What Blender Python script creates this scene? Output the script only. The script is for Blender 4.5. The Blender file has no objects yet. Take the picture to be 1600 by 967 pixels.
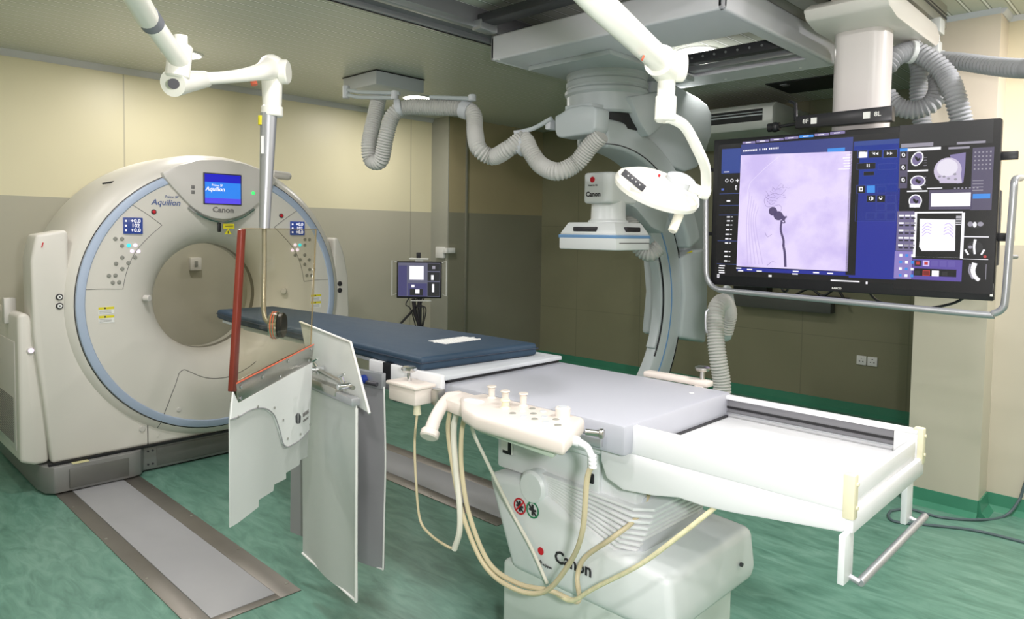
import bpy, bmesh, math, random
from mathutils import Vector, Matrix
random.seed(4)
PI = math.pi
S = bpy.context.scene
C = S.collection

# ------------------------------------------------------------------ camera, world, lights, exposure
cam_d = bpy.data.cameras.new('camera'); cam = bpy.data.objects.new('camera', cam_d); C.objects.link(cam)
yaw, pitch, roll = math.radians(43.9796), math.radians(2.84675), math.radians(.8012)
fw = Vector((math.cos(yaw)*math.cos(pitch), math.sin(yaw)*math.cos(pitch), -math.sin(pitch)))
rt = Vector((math.sin(yaw), -math.cos(yaw), 0)); up = rt.cross(fw)
r2 = rt*math.cos(roll)+up*math.sin(roll); u2 = up*math.cos(roll)-rt*math.sin(roll)
cam.matrix_world = Matrix(((r2.x,u2.x,-fw.x,0),(r2.y,u2.y,-fw.y,0),(r2.z,u2.z,-fw.z,1.65),(0,0,0,1)))
cam_d.sensor_fit = 'HORIZONTAL'; cam_d.sensor_width = 36
cam_d.lens = 36*1100.87/1600; cam_d.shift_y = -(483.5-419.2)/1600; cam_d.clip_start = .05
S.camera = cam
S.view_settings.view_transform = 'Standard'; S.view_settings.look = 'None'
S.view_settings.gamma = 1; S.view_settings.use_curve_mapping = False
S.view_settings.exposure = 0.1
w = bpy.data.worlds.new('world'); S.world = w; w.use_nodes = True
w.node_tree.nodes['Background'].inputs[0].default_value = (.75,.8,.8,1)
w.node_tree.nodes['Background'].inputs[1].default_value = .15
CEIL = 2.98
def area(name, loc, size, power, color=(1,1,1), rot=(0,0,0), shape='DISK', spread=180):
    d = bpy.data.lights.new(name, 'AREA'); d.shape = shape; d.size = size; d.energy = power; d.color = color
    d.spread = math.radians(spread)
    o = bpy.data.objects.new(name, d); o.location = loc; o.rotation_euler = rot; C.objects.link(o); return o
# camera flash, held just beside and above the lens
fl = area('flash', (.16,-.2,1.72), .16, 40, (1,.965,.985))
fl.rotation_euler = (fw+Vector((0,0,.06))).to_track_quat('-Z','Y').to_euler()
# ceiling downlights (the first three are in view, the rest unseen, several added to brighten table, gantry and wall)
LIGHTS = [(4.402,5.592,2.975), (2.154,5.598,2.975), (4.62,2.63,2.975), (.5,4.6,2.975), (.9,1.4,2.975), (3.1,-.9,2.975), (.6,-1.2,2.975), (4.2,-.1,2.975), (-.8,3.2,2.975), (1.35,3.5,2.975), (2.3,.3,2.975), (-.2,.4,2.975)]
LPOW = [17, 15, 12, 9, 18, 14, 16, 46, 12, 27, 28, 24]
for i,(l,p) in enumerate(zip(LIGHTS, LPOW)):
    area('downlight', (l[0],l[1],2.955), .2, p, (1,.955,.925) if i < 4 else (1,.955,.96))

# ------------------------------------------------------------------ materials
MATS = {}
def mat(name, col, rough=.5, metal=0, noise=0, nscale=8, bump=0, bscale=60, emit=None, estr=1, coat=0, trans=0, ior=1.45, alpha=1, stretch=(1,1,1)):
    if name in MATS: return MATS[name]
    m = bpy.data.materials.new(name); m.use_nodes = True; nt = m.node_tree; b = nt.nodes['Principled BSDF']
    b.inputs['Base Color'].default_value = (*col,1); b.inputs['Roughness'].default_value = rough
    b.inputs['Metallic'].default_value = metal; b.inputs['Coat Weight'].default_value = coat
    b.inputs['Transmission Weight'].default_value = trans; b.inputs['IOR'].default_value = ior
    b.inputs['Alpha'].default_value = alpha
    tc = nt.nodes.new('ShaderNodeTexCoord'); mp = nt.nodes.new('ShaderNodeMapping'); mp.inputs['Scale'].default_value = stretch
    nt.links.new(tc.outputs['Object'], mp.inputs['Vector'])
    n = nt.nodes.new('ShaderNodeTexNoise'); n.inputs['Scale'].default_value = nscale; n.inputs['Detail'].default_value = 4
    nt.links.new(mp.outputs[0], n.inputs['Vector'])
    if noise:
        mx = nt.nodes.new('ShaderNodeMix'); mx.data_type = 'RGBA'
        nt.links.new(n.outputs['Fac'], mx.inputs[0])
        mx.inputs[6].default_value = (*[c*(1-noise) for c in col],1); mx.inputs[7].default_value = (*[min(1,c*(1+noise)) for c in col],1)
        nt.links.new(mx.outputs[2], b.inputs['Base Color'])
    if bump:
        n2 = nt.nodes.new('ShaderNodeTexNoise'); n2.inputs['Scale'].default_value = bscale; n2.inputs['Detail'].default_value = 3
        nt.links.new(mp.outputs[0], n2.inputs['Vector'])
        bp = nt.nodes.new('ShaderNodeBump'); bp.inputs['Strength'].default_value = bump; bp.inputs['Distance'].default_value = .01
        nt.links.new(n2.outputs['Fac'], bp.inputs['Height']); nt.links.new(bp.outputs[0], b.inputs['Normal'])
    if emit:
        b.inputs['Emission Color'].default_value = (*emit,1); b.inputs['Emission Strength'].default_value = estr
    MATS[name] = m; return m
def srgb(r,g,b):
    f = lambda c: (c/255/12.92) if c/255 <= .04045 else ((c/255+.055)/1.055)**2.4
    return (f(r),f(g),f(b))
def math_node(nt, op, a, b=None, c=None):
    n = nt.nodes.new('ShaderNodeMath'); n.operation = op
    for i,v in enumerate((a,b,c)):
        if v is None: continue
        if isinstance(v,(int,float)): n.inputs[i].default_value = v
        else: nt.links.new(v, n.inputs[i])
    return n.outputs[0]
def mixc(nt, f, a, b):
    n = nt.nodes.new('ShaderNodeMix'); n.data_type = 'RGBA'
    for i,v in ((0,f),(6,a),(7,b)):
        if hasattr(v,'node'): nt.links.new(v, n.inputs[i])
        elif i: n.inputs[i].default_value = (*v,1)
        else: n.inputs[i].default_value = v
    return n.outputs[2]
def wall_mat(name, upper, lower, split, axis, spacing, offset, zseams=()):
    m = bpy.data.materials.new(name); m.use_nodes = True; nt = m.node_tree; b = nt.nodes['Principled BSDF']
    b.inputs['Roughness'].default_value = .42
    g = nt.nodes.new('ShaderNodeNewGeometry'); s = nt.nodes.new('ShaderNodeSeparateXYZ'); nt.links.new(g.outputs['Position'], s.inputs[0])
    col = mixc(nt, math_node(nt,'GREATER_THAN',s.outputs[2],split), lower, upper)
    a = math_node(nt,'PINGPONG',math_node(nt,'SUBTRACT',s.outputs[axis],offset),spacing/2)
    seam = math_node(nt,'LESS_THAN',a,.006)
    for z in zseams:
        seam = math_node(nt,'MAXIMUM',seam,math_node(nt,'LESS_THAN',math_node(nt,'ABSOLUTE',math_node(nt,'SUBTRACT',s.outputs[2],z)),.004))
    n = nt.nodes.new('ShaderNodeTexNoise'); n.inputs['Scale'].default_value = 1.3; nt.links.new(g.outputs['Position'], n.inputs['Vector'])
    k = math_node(nt,'MULTIPLY_ADD',n.outputs['Fac'],.12,.94)
    hsv = nt.nodes.new('ShaderNodeHueSaturation'); nt.links.new(k, hsv.inputs['Value'])
    nt.links.new(col, hsv.inputs['Color'])
    fin = mixc(nt, math_node(nt,'MULTIPLY',seam,.35), hsv.outputs[0], (.12,.11,.07))
    nt.links.new(fin, b.inputs['Base Color']); return m
CREAM = srgb(232,224,190); GREIGE = srgb(186,182,164); BEIGE = srgb(214,200,176)
M_wallA = wall_mat('two tone wall', CREAM, GREIGE, 1.885, 0, 3.02, 2.02)
M_wallP = wall_mat('two tone projecting wall', srgb(170,158,124), srgb(136,134,116), 1.885, 0, 9, 5.63)
M_wallB = wall_mat('panelled wall', srgb(136,134,108), srgb(136,134,108), 1.885, 1, .95, 4.64, (.70,1.75))
M_wallC = wall_mat('right wall paint', srgb(238,226,198), srgb(204,196,178), 1.62, 1, 9, 3)
M_pillar = wall_mat('pillar paint', srgb(238,224,206), srgb(200,194,176), 1.62, 1, 9, 3)
M_column = mat('pilaster paint', srgb(162,162,150), .5, noise=.04)

def floor_mat():
    m = bpy.data.materials.new('green vinyl floor'); m.use_nodes = True; nt = m.node_tree; b = nt.nodes['Principled BSDF']
    g = nt.nodes.new('ShaderNodeNewGeometry')
    mp = nt.nodes.new('ShaderNodeMapping'); mp.inputs['Scale'].default_value = (6,1.6,1); mp.inputs['Rotation'].default_value = (0,0,.5)
    nt.links.new(g.outputs['Position'], mp.inputs['Vector'])
    n = nt.nodes.new('ShaderNodeTexNoise'); n.inputs['Scale'].default_value = 2.6; n.inputs['Detail'].default_value = 8; n.inputs['Roughness'].default_value = .62; n.inputs['Distortion'].default_value = .8
    nt.links.new(mp.outputs[0], n.inputs['Vector'])
    r = nt.nodes.new('ShaderNodeValToRGB'); e = r.color_ramp.elements
    e[0].position = .3; e[0].color = (*srgb(80,122,106),1); e[1].position = .72; e[1].color = (*srgb(130,170,154),1)
    x = e.new(.5); x.color = (*srgb(104,148,131),1)
    nt.links.new(n.outputs['Fac'], r.inputs['Fac'])
    n2 = nt.nodes.new('ShaderNodeTexNoise'); n2.inputs['Scale'].default_value = .8; nt.links.new(g.outputs['Position'], n2.inputs['Vector'])
    col = mixc(nt, math_node(nt,'MULTIPLY',n2.outputs['Fac'],.35), r.outputs['Color'], srgb(86,130,112))
    nt.links.new(col, b.inputs['Base Color']); b.inputs['Roughness'].default_value = .33
    return m
M_floor = floor_mat()
def ceil_mat():
    m = bpy.data.materials.new('metal strip ceiling'); m.use_nodes = True; nt = m.node_tree; b = nt.nodes['Principled BSDF']
    g = nt.nodes.new('ShaderNodeNewGeometry'); s = nt.nodes.new('ShaderNodeSeparateXYZ'); nt.links.new(g.outputs['Position'], s.inputs[0])
    a = math_node(nt,'PINGPONG',s.outputs[1],.05)
    line = math_node(nt,'LESS_THAN',a,.005)
    edge = math_node(nt,'LESS_THAN',math_node(nt,'ABSOLUTE',math_node(nt,'SUBTRACT',a,.009)),.003)
    col = mixc(nt, line, srgb(202,205,192), srgb(255,255,252)); col = mixc(nt, math_node(nt,'MULTIPLY',edge,.75), col, srgb(112,116,98))
    nt.links.new(col, b.inputs['Base Color']); b.inputs['Roughness'].default_value = .3
    bp = nt.nodes.new('ShaderNodeBump'); bp.inputs['Strength'].default_value = .3; bp.inputs['Distance'].default_value = .004; bp.invert = True
    nt.links.new(math_node(nt,'LESS_THAN',a,.006), bp.inputs['Height']); nt.links.new(bp.outputs[0], b.inputs['Normal'])
    return m
M_ceil = ceil_mat()
M_trim = mat('grey ceiling moulding', srgb(204,204,204), .4)
M_trimw = mat('white ceiling moulding', srgb(224,224,232), .4)
M_skirt = mat('green coved skirting', srgb(62,132,104), .35, noise=.1)
M_gan = mat('warm white gantry plastic', srgb(214,210,201), .38, noise=.02, nscale=3)
M_gan2 = mat('pale grey gantry hood', srgb(206,202,196), .35)
M_ring = mat('pale blue trim', srgb(170,184,206), .4)
M_base = mat('grey base metal', srgb(138,138,136), .42, .35)
M_baseD = mat('dark grey base metal', srgb(112,112,108), .42, .4)
M_white = mat('white enamel', srgb(228,229,230), .32, noise=.01)
M_whiteC = mat('cool white plastic', srgb(222,226,226), .35, noise=.01)
M_cgrey = mat('cool grey plastic', srgb(196,200,204), .38, noise=.015)
M_armgrey = mat('c arm grey', srgb(184,192,194), .36, noise=.015)
M_armdark = mat('c arm recess', srgb(28,30,32), .6)
M_slab = mat('grey table pad', srgb(176,178,186), .45, noise=.02)
M_cream = mat('cream plastic', srgb(220,210,201), .45)
M_creamy = mat('aged cream rubber', srgb(226,220,190), .5)
M_cable = mat('beige cable', srgb(206,192,158), .5)
M_cablew = mat('clear sleeve', srgb(222,218,204), .35)
M_navy = mat('navy vinyl', srgb(40,61,80), .6, noise=.05, bump=.55, bscale=7, stretch=(1.6,.7,1))
M_navyD = mat('navy vinyl side', srgb(30,44,62), .5, noise=.05)
M_black = mat('black plastic', (.012,.012,.014), .4)
M_blackS = mat('satin black', (.02,.02,.024), .3)
M_dark = mat('dark grey plastic', srgb(62,62,66), .45)
M_mid = mat('mid grey plastic', srgb(120,120,124), .5)
M_btn = mat('grey button', srgb(142,142,134), .5)
M_steel = mat('brushed steel', srgb(190,188,182), .28, 1, noise=.06, nscale=30)
M_steelS = mat('floor steel', srgb(142,137,130), .46, .85, noise=.12, nscale=5)
M_plate = mat('grey painted cover plate', srgb(160,160,162), .5, noise=.04)
M_chrome = mat('chrome', srgb(210,212,214), .12, 1)
M_alu = mat('satin aluminium', srgb(176,178,182), .35, .6)
M_hose = mat('grey corrugated hose', srgb(196,196,192), .5)
M_hoseD = mat('mid grey corrugated hose', srgb(160,162,166), .5)
M_lead = mat('pale lead vinyl', srgb(190,194,190), .5, noise=.05, nscale=3, bump=.35, bscale=5)
M_leadW = mat('white lead vinyl', srgb(226,228,226), .45, noise=.02, nscale=3)
M_leadG = mat('grey lead vinyl', srgb(150,150,152), .55, noise=.05, nscale=3, bump=.3, bscale=5)
M_hem = mat('light hem', srgb(222,222,218), .5)
M_lampw = mat('white lamp enamel', srgb(244,242,232), .3)
M_red = mat('red mark', srgb(200,30,44), .4)
M_dred = mat('dark red edge', srgb(112,44,32), .35, noise=.2, nscale=9)
M_blue = mat('blue stripe', srgb(110,152,196), .4)
M_bluek = mat('blue knob', srgb(20,44,120), .35)
M_ink = mat('black print', srgb(46,44,48), .5)
M_inkb = mat('blue print', srgb(86,104,150), .5)
M_inkg = mat('grey print', srgb(120,118,116), .5)
M_yellow = mat('yellow label', srgb(220,208,40), .5)
M_label = mat('white label', srgb(232,232,228), .5)
M_orange = mat('orange clip', srgb(222,110,80), .5)
M_green = mat('green mark', srgb(40,130,90), .5)
M_olive = mat('olive wall strip', srgb(122,122,108), .5)
def em(name, r, g, b, s=1.0):
    if name in MATS: return MATS[name]
    m = bpy.data.materials.new(name); m.use_nodes = True; nt = m.node_tree; p = nt.nodes['Principled BSDF']
    p.inputs['Base Color'].default_value = (.01,.01,.01,1); p.inputs['Roughness'].default_value = .25
    p.inputs['Emission Color'].default_value = (*srgb(r,g,b),1); p.inputs['Emission Strength'].default_value = s
    MATS[name] = m; return m
E_light = em('lamp glow', 255,252,240, 9)
E_white = em('screen white', 250,248,255, 1)
E_lav = em('screen lavender', 206,190,240, 1)
E_lavl = em('screen pale lavender', 222,206,246, 1)
E_lavg = em('screen lavender grey', 128,118,164, 1)
E_lavd = em('screen dusk', 84,78,104, 1)
E_blu = em('screen blue', 34,44,146, 1)
E_blu2 = em('screen steel blue', 42,66,140, 1)
E_bluh = em('screen header blue', 52,62,128, 1)
E_blul = em('screen bright blue', 60,140,226, 1)
E_line = em('screen line blue', 84,110,200, 1)
E_blk = em('screen black', 10,10,18, 1)
E_blk2 = em('screen charcoal', 40,40,44, 1)
E_grey = em('screen grey', 150,146,160, 1)
E_vio = em('screen violet', 92,76,160, 1)
E_redd = em('screen red', 190,60,60, 1)
E_vess = em('screen vessel', 84,72,112, 1)
E_vess2 = em('screen faint vessel', 160,144,194, 1)
E_cyan = em('cyan button glow', 60,220,230, 1.2)
E_pink = em('white button glow', 240,225,245, 1.2)
E_bl1 = em('console screen deep blue', 20,20,190, 1)
E_bl2 = em('console screen light blue', 40,130,235, 1)
E_bl3 = em('readout blue', 36,60,130, 1)
E_greenl = em('green lamp', 60,220,110, 1.5)

# ------------------------------------------------------------------ mesh helpers
def NB(): return bmesh.new()
def merge(dst, src, mi=0):
    me = bpy.data.meshes.new('t')
    for f in src.faces: f.material_index = mi
    src.to_mesh(me); src.free(); dst.from_mesh(me); bpy.data.meshes.remove(me)
def bev(b, w, seg=2, ang=35):
    es = [e for e in b.edges if len(e.link_faces) == 2 and e.calc_face_angle(0) > math.radians(ang)]
    if es and w > 0: bmesh.ops.bevel(b, geom=es, offset=w, segments=seg, affect='EDGES', profile=.5, clamp_overlap=True)
def box(bm, x0, x1, y0, y1, z0, z1, r=0, mi=0, seg=2, M=None):
    b = NB(); bmesh.ops.create_cube(b, size=1)
    for v in b.verts:
        v.co = Vector(((x0+x1)/2+v.co.x*(x1-x0), (y0+y1)/2+v.co.y*(y1-y0), (z0+z1)/2+v.co.z*(z1-z0)))
    bev(b, r, seg)
    if M is not None: bmesh.ops.transform(b, matrix=M, verts=b.verts)
    merge(bm, b, mi); return bm
def prism(bm, pts, axis, a, b_, r=0, mi=0, seg=2, M=None, ang=35):
    """pts: 2-D outline; axis 'x': pts are (y,z), 'y': (x,z), 'z': (x,y)"""
    b = NB()
    def mk(p, t): return {'x':(t,p[0],p[1]), 'y':(p[0],t,p[1]), 'z':(p[0],p[1],t)}[axis]
    v0 = [b.verts.new(mk(p,a)) for p in pts]; v1 = [b.verts.new(mk(p,b_)) for p in pts]; n = len(pts)
    b.faces.new(v0); b.faces.new(v1[::-1])
    for i in range(n): b.faces.new((v0[i], v1[i], v1[(i+1)%n], v0[(i+1)%n]))
    bmesh.ops.recalc_face_normals(b, faces=b.faces)
    bev(b, r, seg, ang)
    if M is not None: bmesh.ops.transform(b, matrix=M, verts=b.verts)
    merge(bm, b, mi); return bm
def slab(bm, pts, n, t, r=0, mi=0):
    """planar 3-D polygon extruded by t along n"""
    b = NB(); n = Vector(n).normalized()*t
    v0 = [b.verts.new(Vector(p)) for p in pts]; v1 = [b.verts.new(Vector(p)+n) for p in pts]; k = len(pts)
    b.faces.new(v0); b.faces.new(v1[::-1])
    for i in range(k): b.faces.new((v0[i], v1[i], v1[(i+1)%k], v0[(i+1)%k]))
    bmesh.ops.recalc_face_normals(b, faces=b.faces); bev(b, r, 2); merge(bm, b, mi); return bm
def frame_of(d):
    d = d.normalized(); h = Vector((0,0,1)) if abs(d.z) < .95 else Vector((1,0,0))
    u = d.cross(h).normalized(); return u, d.cross(u).normalized()
def smooth_path(pts, n=8):
    P = [Vector(p) for p in pts]
    if len(P) < 3: return P
    P = [P[0]*2-P[1]]+P+[P[-1]*2-P[-2]]; out = []
    for i in range(1, len(P)-2):
        for k in range(n):
            t = k/n; a,b,c,d = P[i-1],P[i],P[i+1],P[i+2]
            out.append(.5*((2*b)+(c-a)*t+(2*a-5*b+4*c-d)*t*t+(-a+3*b-3*c+d)*t**3))
    out.append(P[-2]); return out
def tube(bm, pts, r, seg=12, sm=True, n=8, mi=0, cap=True):
    P = smooth_path(pts, n) if sm else [Vector(p) for p in pts]
    R = r if callable(r) else (lambda t: r)
    b = NB(); rings = []; u = None
    for i,p in enumerate(P):
        d = (P[min(i+1,len(P)-1)]-P[max(i-1,0)])
        if d.length < 1e-9: d = Vector((0,0,1))
        d.normalize()
        if u is None: u,_ = frame_of(d)
        u = (u-d*u.dot(d)).normalized(); v = d.cross(u)
        rr = R(i/(len(P)-1))
        rings.append([b.verts.new(p+(u*math.cos(2*PI*k/seg)+v*math.sin(2*PI*k/seg))*rr) for k in range(seg)])
    for i in range(len(rings)-1):
        for k in range(seg): b.faces.new((rings[i][k], rings[i][(k+1)%seg], rings[i+1][(k+1)%seg], rings[i+1][k]))
    if cap: b.faces.new(rings[0][::-1]); b.faces.new(rings[-1])
    bmesh.ops.recalc_face_normals(b, faces=b.faces); merge(bm, b, mi); return bm
def hose(bm, pts, r, pitch=.016, seg=14, depth=.17):
    P = smooth_path(pts, 14); L = [0]
    for a,b in zip(P, P[1:]): L.append(L[-1]+(b-a).length)
    n = max(4, int(L[-1]/pitch*4)); Q = []; j = 0
    for i in range(n+1):
        s = L[-1]*i/n
        while j < len(L)-2 and L[j+1] < s: j += 1
        t = (s-L[j])/max(1e-9,(L[j+1]-L[j])); Q.append(P[j].lerp(P[j+1], min(1,t)))
    return tube(bm, Q, lambda t: r*(1-depth*(1 if int(round(t*n))%4 in (0,) else (.35 if int(round(t*n))%4 in (1,3) else 0))), seg, sm=False)
def lathe(bm, prof, o, axis=(0,0,1), seg=40, mi=0, a0=0, a1=2*PI):
    """prof: list of (radius, height along axis)"""
    o = Vector(o); d = Vector(axis).normalized(); u,v = frame_of(d); b = NB(); full = abs(a1-a0-2*PI) < 1e-6
    m = seg if full else seg+1; rings = []
    for r,h in prof:
        if r < 1e-6: rings.append([b.verts.new(o+d*h)])
        else: rings.append([b.verts.new(o+d*h+(u*math.cos(a0+(a1-a0)*k/seg)+v*math.sin(a0+(a1-a0)*k/seg))*r) for k in range(m)])
    for A,B in zip(rings, rings[1:]):
        for k in range(seg):
            k2 = (k+1)%m if full else k+1
            if len(A) == 1 and len(B) == 1: continue
            if len(A) == 1: b.faces.new((A[0],B[k],B[k2]))
            elif len(B) == 1: b.faces.new((A[k],A[k2],B[0]))
            else: b.faces.new((A[k],A[k2],B[k2],B[k]))
    bmesh.ops.recalc_face_normals(b, faces=b.faces); merge(bm, b, mi); return bm
def cyl(bm, p0, p1, r, seg=24, r1=None, bv=0, mi=0):
    p0,p1 = Vector(p0),Vector(p1); h = (p1-p0).length; r1 = r if r1 is None else r1
    pr = [(0,0),(r-bv,0),(r,bv),(r1,h-bv),(r1-bv,h),(0,h)] if bv else [(0,0),(r,0),(r1,h),(0,h)]
    return lathe(bm, pr, p0, p1-p0, seg, mi)
def ball(bm, c, r, sc=(1,1,1), M=None, mi=0):
    b = NB(); bmesh.ops.create_uvsphere(b, u_segments=20, v_segments=12, radius=r)
    for v in b.verts: v.co = Vector((v.co.x*sc[0], v.co.y*sc[1], v.co.z*sc[2]))
    if M is not None: bmesh.ops.transform(b, matrix=M, verts=b.verts)
    bmesh.ops.translate(b, vec=Vector(c), verts=b.verts); merge(bm, b, mi); return bm
def wpos(o):
    p = Vector((0,0,0))
    while o: p += Vector(o.location); o = o.parent
    return p
def obj(name, bm, m, parent=None, label=None, cat=None, group=None, kind=None, ang=32):
    me = bpy.data.meshes.new(name)
    if parent is not None: off = wpos(parent)
    elif kind == 'structure': off = Vector((0,0,0))
    else:
        xs = [v.co for v in bm.verts]
        off = Vector(((min(v.x for v in xs)+max(v.x for v in xs))/2, (min(v.y for v in xs)+max(v.y for v in xs))/2, min(v.z for v in xs)))
    bmesh.ops.translate(bm, vec=-off, verts=bm.verts)
    bm.to_mesh(me); bm.free()
    for x in (m if isinstance(m,(list,tuple)) else [m]): me.materials.append(x)
    for p in me.polygons: p.use_smooth = True
    me.set_sharp_from_angle(angle=math.radians(ang))
    o = bpy.data.objects.new(name, me); C.objects.link(o)
    if parent is not None: o.parent = parent
    else: o.location = off
    tag(o, label, cat, group, kind); return o
def tag(o, label=None, cat=None, group=None, kind=None):
    if label: o['label'] = label
    if cat: o['category'] = cat
    if group: o['group'] = group
    if kind: o['kind'] = kind
def thing(name, label, cat, loc, group=None):
    o = bpy.data.objects.new(name, None); o.empty_display_size = .1; C.objects.link(o); o.location = loc
    tag(o, label, cat, group); return o
def struct(name, bm, m, parent=None): return obj(name, bm, m, parent, kind='structure')
def text(name, body, size, o, xd, yd, m, parent, bold=0, shear=0, space=1, label=None, xs=1, depth=.0008):
    cu = bpy.data.curves.new('t','FONT'); cu.body = body; cu.size = size; cu.align_x = 'CENTER'; cu.align_y = 'CENTER'
    cu.offset = bold*size; cu.extrude = depth; cu.shear = shear; cu.space_character = space; cu.resolution_u = 2
    t = bpy.data.objects.new('t', cu); C.objects.link(t); bpy.context.view_layer.update()
    me = bpy.data.meshes.new_from_object(t); C.objects.unlink(t); bpy.data.objects.remove(t)
    X = Vector(xd).normalized(); Y = Vector(yd).normalized(); Z = X.cross(Y)
    b = NB(); b.from_mesh(me); bpy.data.meshes.remove(me)
    for v in b.verts: v.co = Vector(o)+X*v.co.x*xs+Y*v.co.y+Z*v.co.z
    return obj(name, b, m, parent, label)

# ------------------------------------------------------------------ the room
struct('floor', box(NB(), -2.2,7.2,-2.8,7.0,-.1,0), M_floor)
struct('ceiling', box(NB(), -2.2,7.2,-2.8,7.0,CEIL,CEIL+.1), M_ceil)
struct('wall_left', box(NB(), -2.0,-1.9,-2.8,7.0,0,CEIL), M_wallA)
struct('wall_front', box(NB(), -2.0,7.1,-2.6,-2.5,0,CEIL), M_wallC)
struct('wall_back', box(NB(), -2.0,5.36,6.50,6.62,0,CEIL), M_wallA)
struct('wall_back_projection', box(NB(), 5.36,7.1,6.20,6.62,0,CEIL), M_wallP)
struct('wall_pilaster', box(NB(), 5.345,5.36,6.2,6.5,0,CEIL), M_column)
struct('wall_recess', box(NB(), 6.98,7.1,-2.8,6.62,0,CEIL), M_wallB)
struct('wall_right', box(NB(), 5.13,5.25,-2.8,.85,0,CEIL), M_wallC)
struct('wall_pillar', box(NB(), 4.9,5.25,.85,1.235,0,CEIL), M_pillar)
b = NB(); cv = [(0,0),(0,-.045),(-.012,-.05),(-.03,-.03),(-.045,-.005),(-.045,0)]
def coveX(b, x0, x1, y): prism(b, [(y+p[0], CEIL+p[1]) for p in cv], 'x', x0, x1)
def coveY(b, x, y0, y1): prism(b, [(x+p[0], CEIL+p[1]) for p in cv], 'y', y0, y1)
coveX(b, -1.9, 5.36, 6.5); struct('trim_1', b, M_trim)
cv = [(p*.6,q*.6) for p,q in cv]
b = NB(); coveY(b, 4.9, .85, 1.235); coveX(b, 4.9, 5.13, .85+.0); coveY(b, 5.13, -2.5, .85); struct('trim_2', b, M_trimw)
b = NB(); box(b, 5.61,5.64,6.18,6.2,0,CEIL,.004); struct('trim_3', b, M_olive)
def skirtX(b, x0, x1, y): prism(b, [(y,0),(y-.05,0),(y-.018,.03),(y-.008,.1),(y,.1)], 'x', x0, x1)
def skirtY(b, x, y0, y1): prism(b, [(x,0),(x-.05,0),(x-.018,.03),(x-.008,.1),(x,.1)], 'y', y0, y1)
b = NB(); skirtX(b, -1.9, 5.34, 6.5); skirtX(b, 5.345, 6.98, 6.2); struct('baseboard_back', b, M_skirt)
b = NB(); skirtY(b, 6.98, -2.5, 6.2); struct('baseboard_recess', b, M_skirt)
b = NB(); skirtY(b, 4.9, .85, 1.235); skirtX(b, 4.9, 5.13, .85); skirtY(b, 5.13, -2.5, .85); struct('baseboard_right', b, M_skirt)
# floor rails of the sliding gantry
def floor_rail(x0, x1, y0, y1, label, px):
    t = thing('floor_rail', label, 'floor rail', ((x0+x1)/2, y0, 0), 'steel floor rails the gantry slides on')
    b = NB(); box(b, x0, x0+.088, y0, y1, 0, .004, .001); box(b, x1-.1, x1, y0, y1, 0, .004, .001); box(b, x0+.088, x1-.1, y0, y0+.05, 0, .004, .001)
    obj('steel_edging', b, M_steelS, t)
    b = NB(); box(b, x0+.09, x1-.102, y0+.052, y1, 0, .0055, .001); obj('cover_plate', b, M_plate, t)
    b = NB()
    for y in (y0+.1, y0+.6, y0+1.2, y0+1.8):
        for x in (x0+.02, x1-.02): cyl(b, (x,y,.003), (x,y,.0055), .007, 10)
    obj('screw', b, M_steel, t, kind='stuff')
floor_rail(1.13, 1.613, 2.87, 6.4, 'long steel edged floor rail with grey plate in the left foreground', 0)
floor_rail(2.755, 3.235, 2.75, 6.4, 'steel edged floor rail with grey plate running behind the hanging cables', 1)

# ------------------------------------------------------------------ CT gantry
GX, GZ = 2.165, 1.16
g = thing('ct_gantry', 'large white ring-shaped CT scanner gantry with pale blue trim and round bore', 'scanner', (GX, 5.6, 0))
O = (GX, 0, GZ); AY = (0,1,0)
b = NB()
lathe(b, [(1.0,5.72),(.92,5.68),(.75,5.64),(.60,5.58),(.48,5.49),(.41,5.42),(.388,5.38),(.388,5.22),(.395,5.17),(.41,5.12),(.445,5.06),(.50,5.01),(.57,4.975),(.66,4.955),(.78,4.95),(.862,4.953)], O, AY, 96)
dish = obj('front_panel', b, M_gan, g)
b = NB(); lathe(b, [(.862,4.953),(.868,4.945),(.890,4.945),(.912,4.953),(.915,4.965)], O, AY, 96); obj('trim_ring', b, M_ring, g)
b = NB(); lathe(b, [(.915,4.965),(.945,4.975),(.985,5.02),(1.012,5.09),(1.022,5.2),(1.024,5.62),(1.02,5.70),(1.0,5.72)], O, AY, 96)
obj('outer_shell', b, M_gan, g)
b = NB(); lathe(b, [(.916,4.965),(.917,4.963),(.921,4.965),(.922,4.970)], O, AY, 96); 
obj('joint_line', b, M_black, g)
b = NB(); lathe(b, [(.389,5.26),(.386,5.26),(.386,5.31),(.389,5.31)], O, AY, 96); obj('bore_window', b, mat('dark bore band', srgb(120,116,104), .3), g)
# lower housing
b = NB()
pts = []
for k in range(0, 33):
    a = PI+PI*k/32; pts.append((GX+.936*math.cos(a), GZ+.936*math.sin(a)))
low = [(GX-.936,1.62),(1.205,1.63),(1.06,1.60),(1.03,1.45),(1.035,1.0),(1.06,.6),(1.10,.19),(3.23,.19),(3.27,.6),(3.295,1.0),(3.30,1.45),(3.27,1.60),(3.125,1.63),(GX+.936,1.62)]
poly = pts + [(3.101,1.58),(3.13,1.60),(3.16,1.57),(3.205,1.45),(3.238,1.28),(3.25,1.0),(3.24,.6),(3.21,.19),(1.12,.19),(1.08,.6),(1.035,1.0),(1.03,1.45),(1.06,1.60),(1.205,1.63),(GX-.936,1.62)]
prism(b, poly, 'y', 5.0, 5.22, .03, seg=3, ang=50)
prism(b, [(1.17,.19),(3.12,.19),(3.14,.60),(1.15,.60)], 'y', 5.18, 5.72, .04)
obj('lower_housing', b, M_gan, g)
b = NB()
for x in (1.675, 2.67): box(b, x-.002, x+.002, 4.9975, 5.002, .19, GZ-math.sqrt(.94**2-(x-GX)**2))
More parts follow.
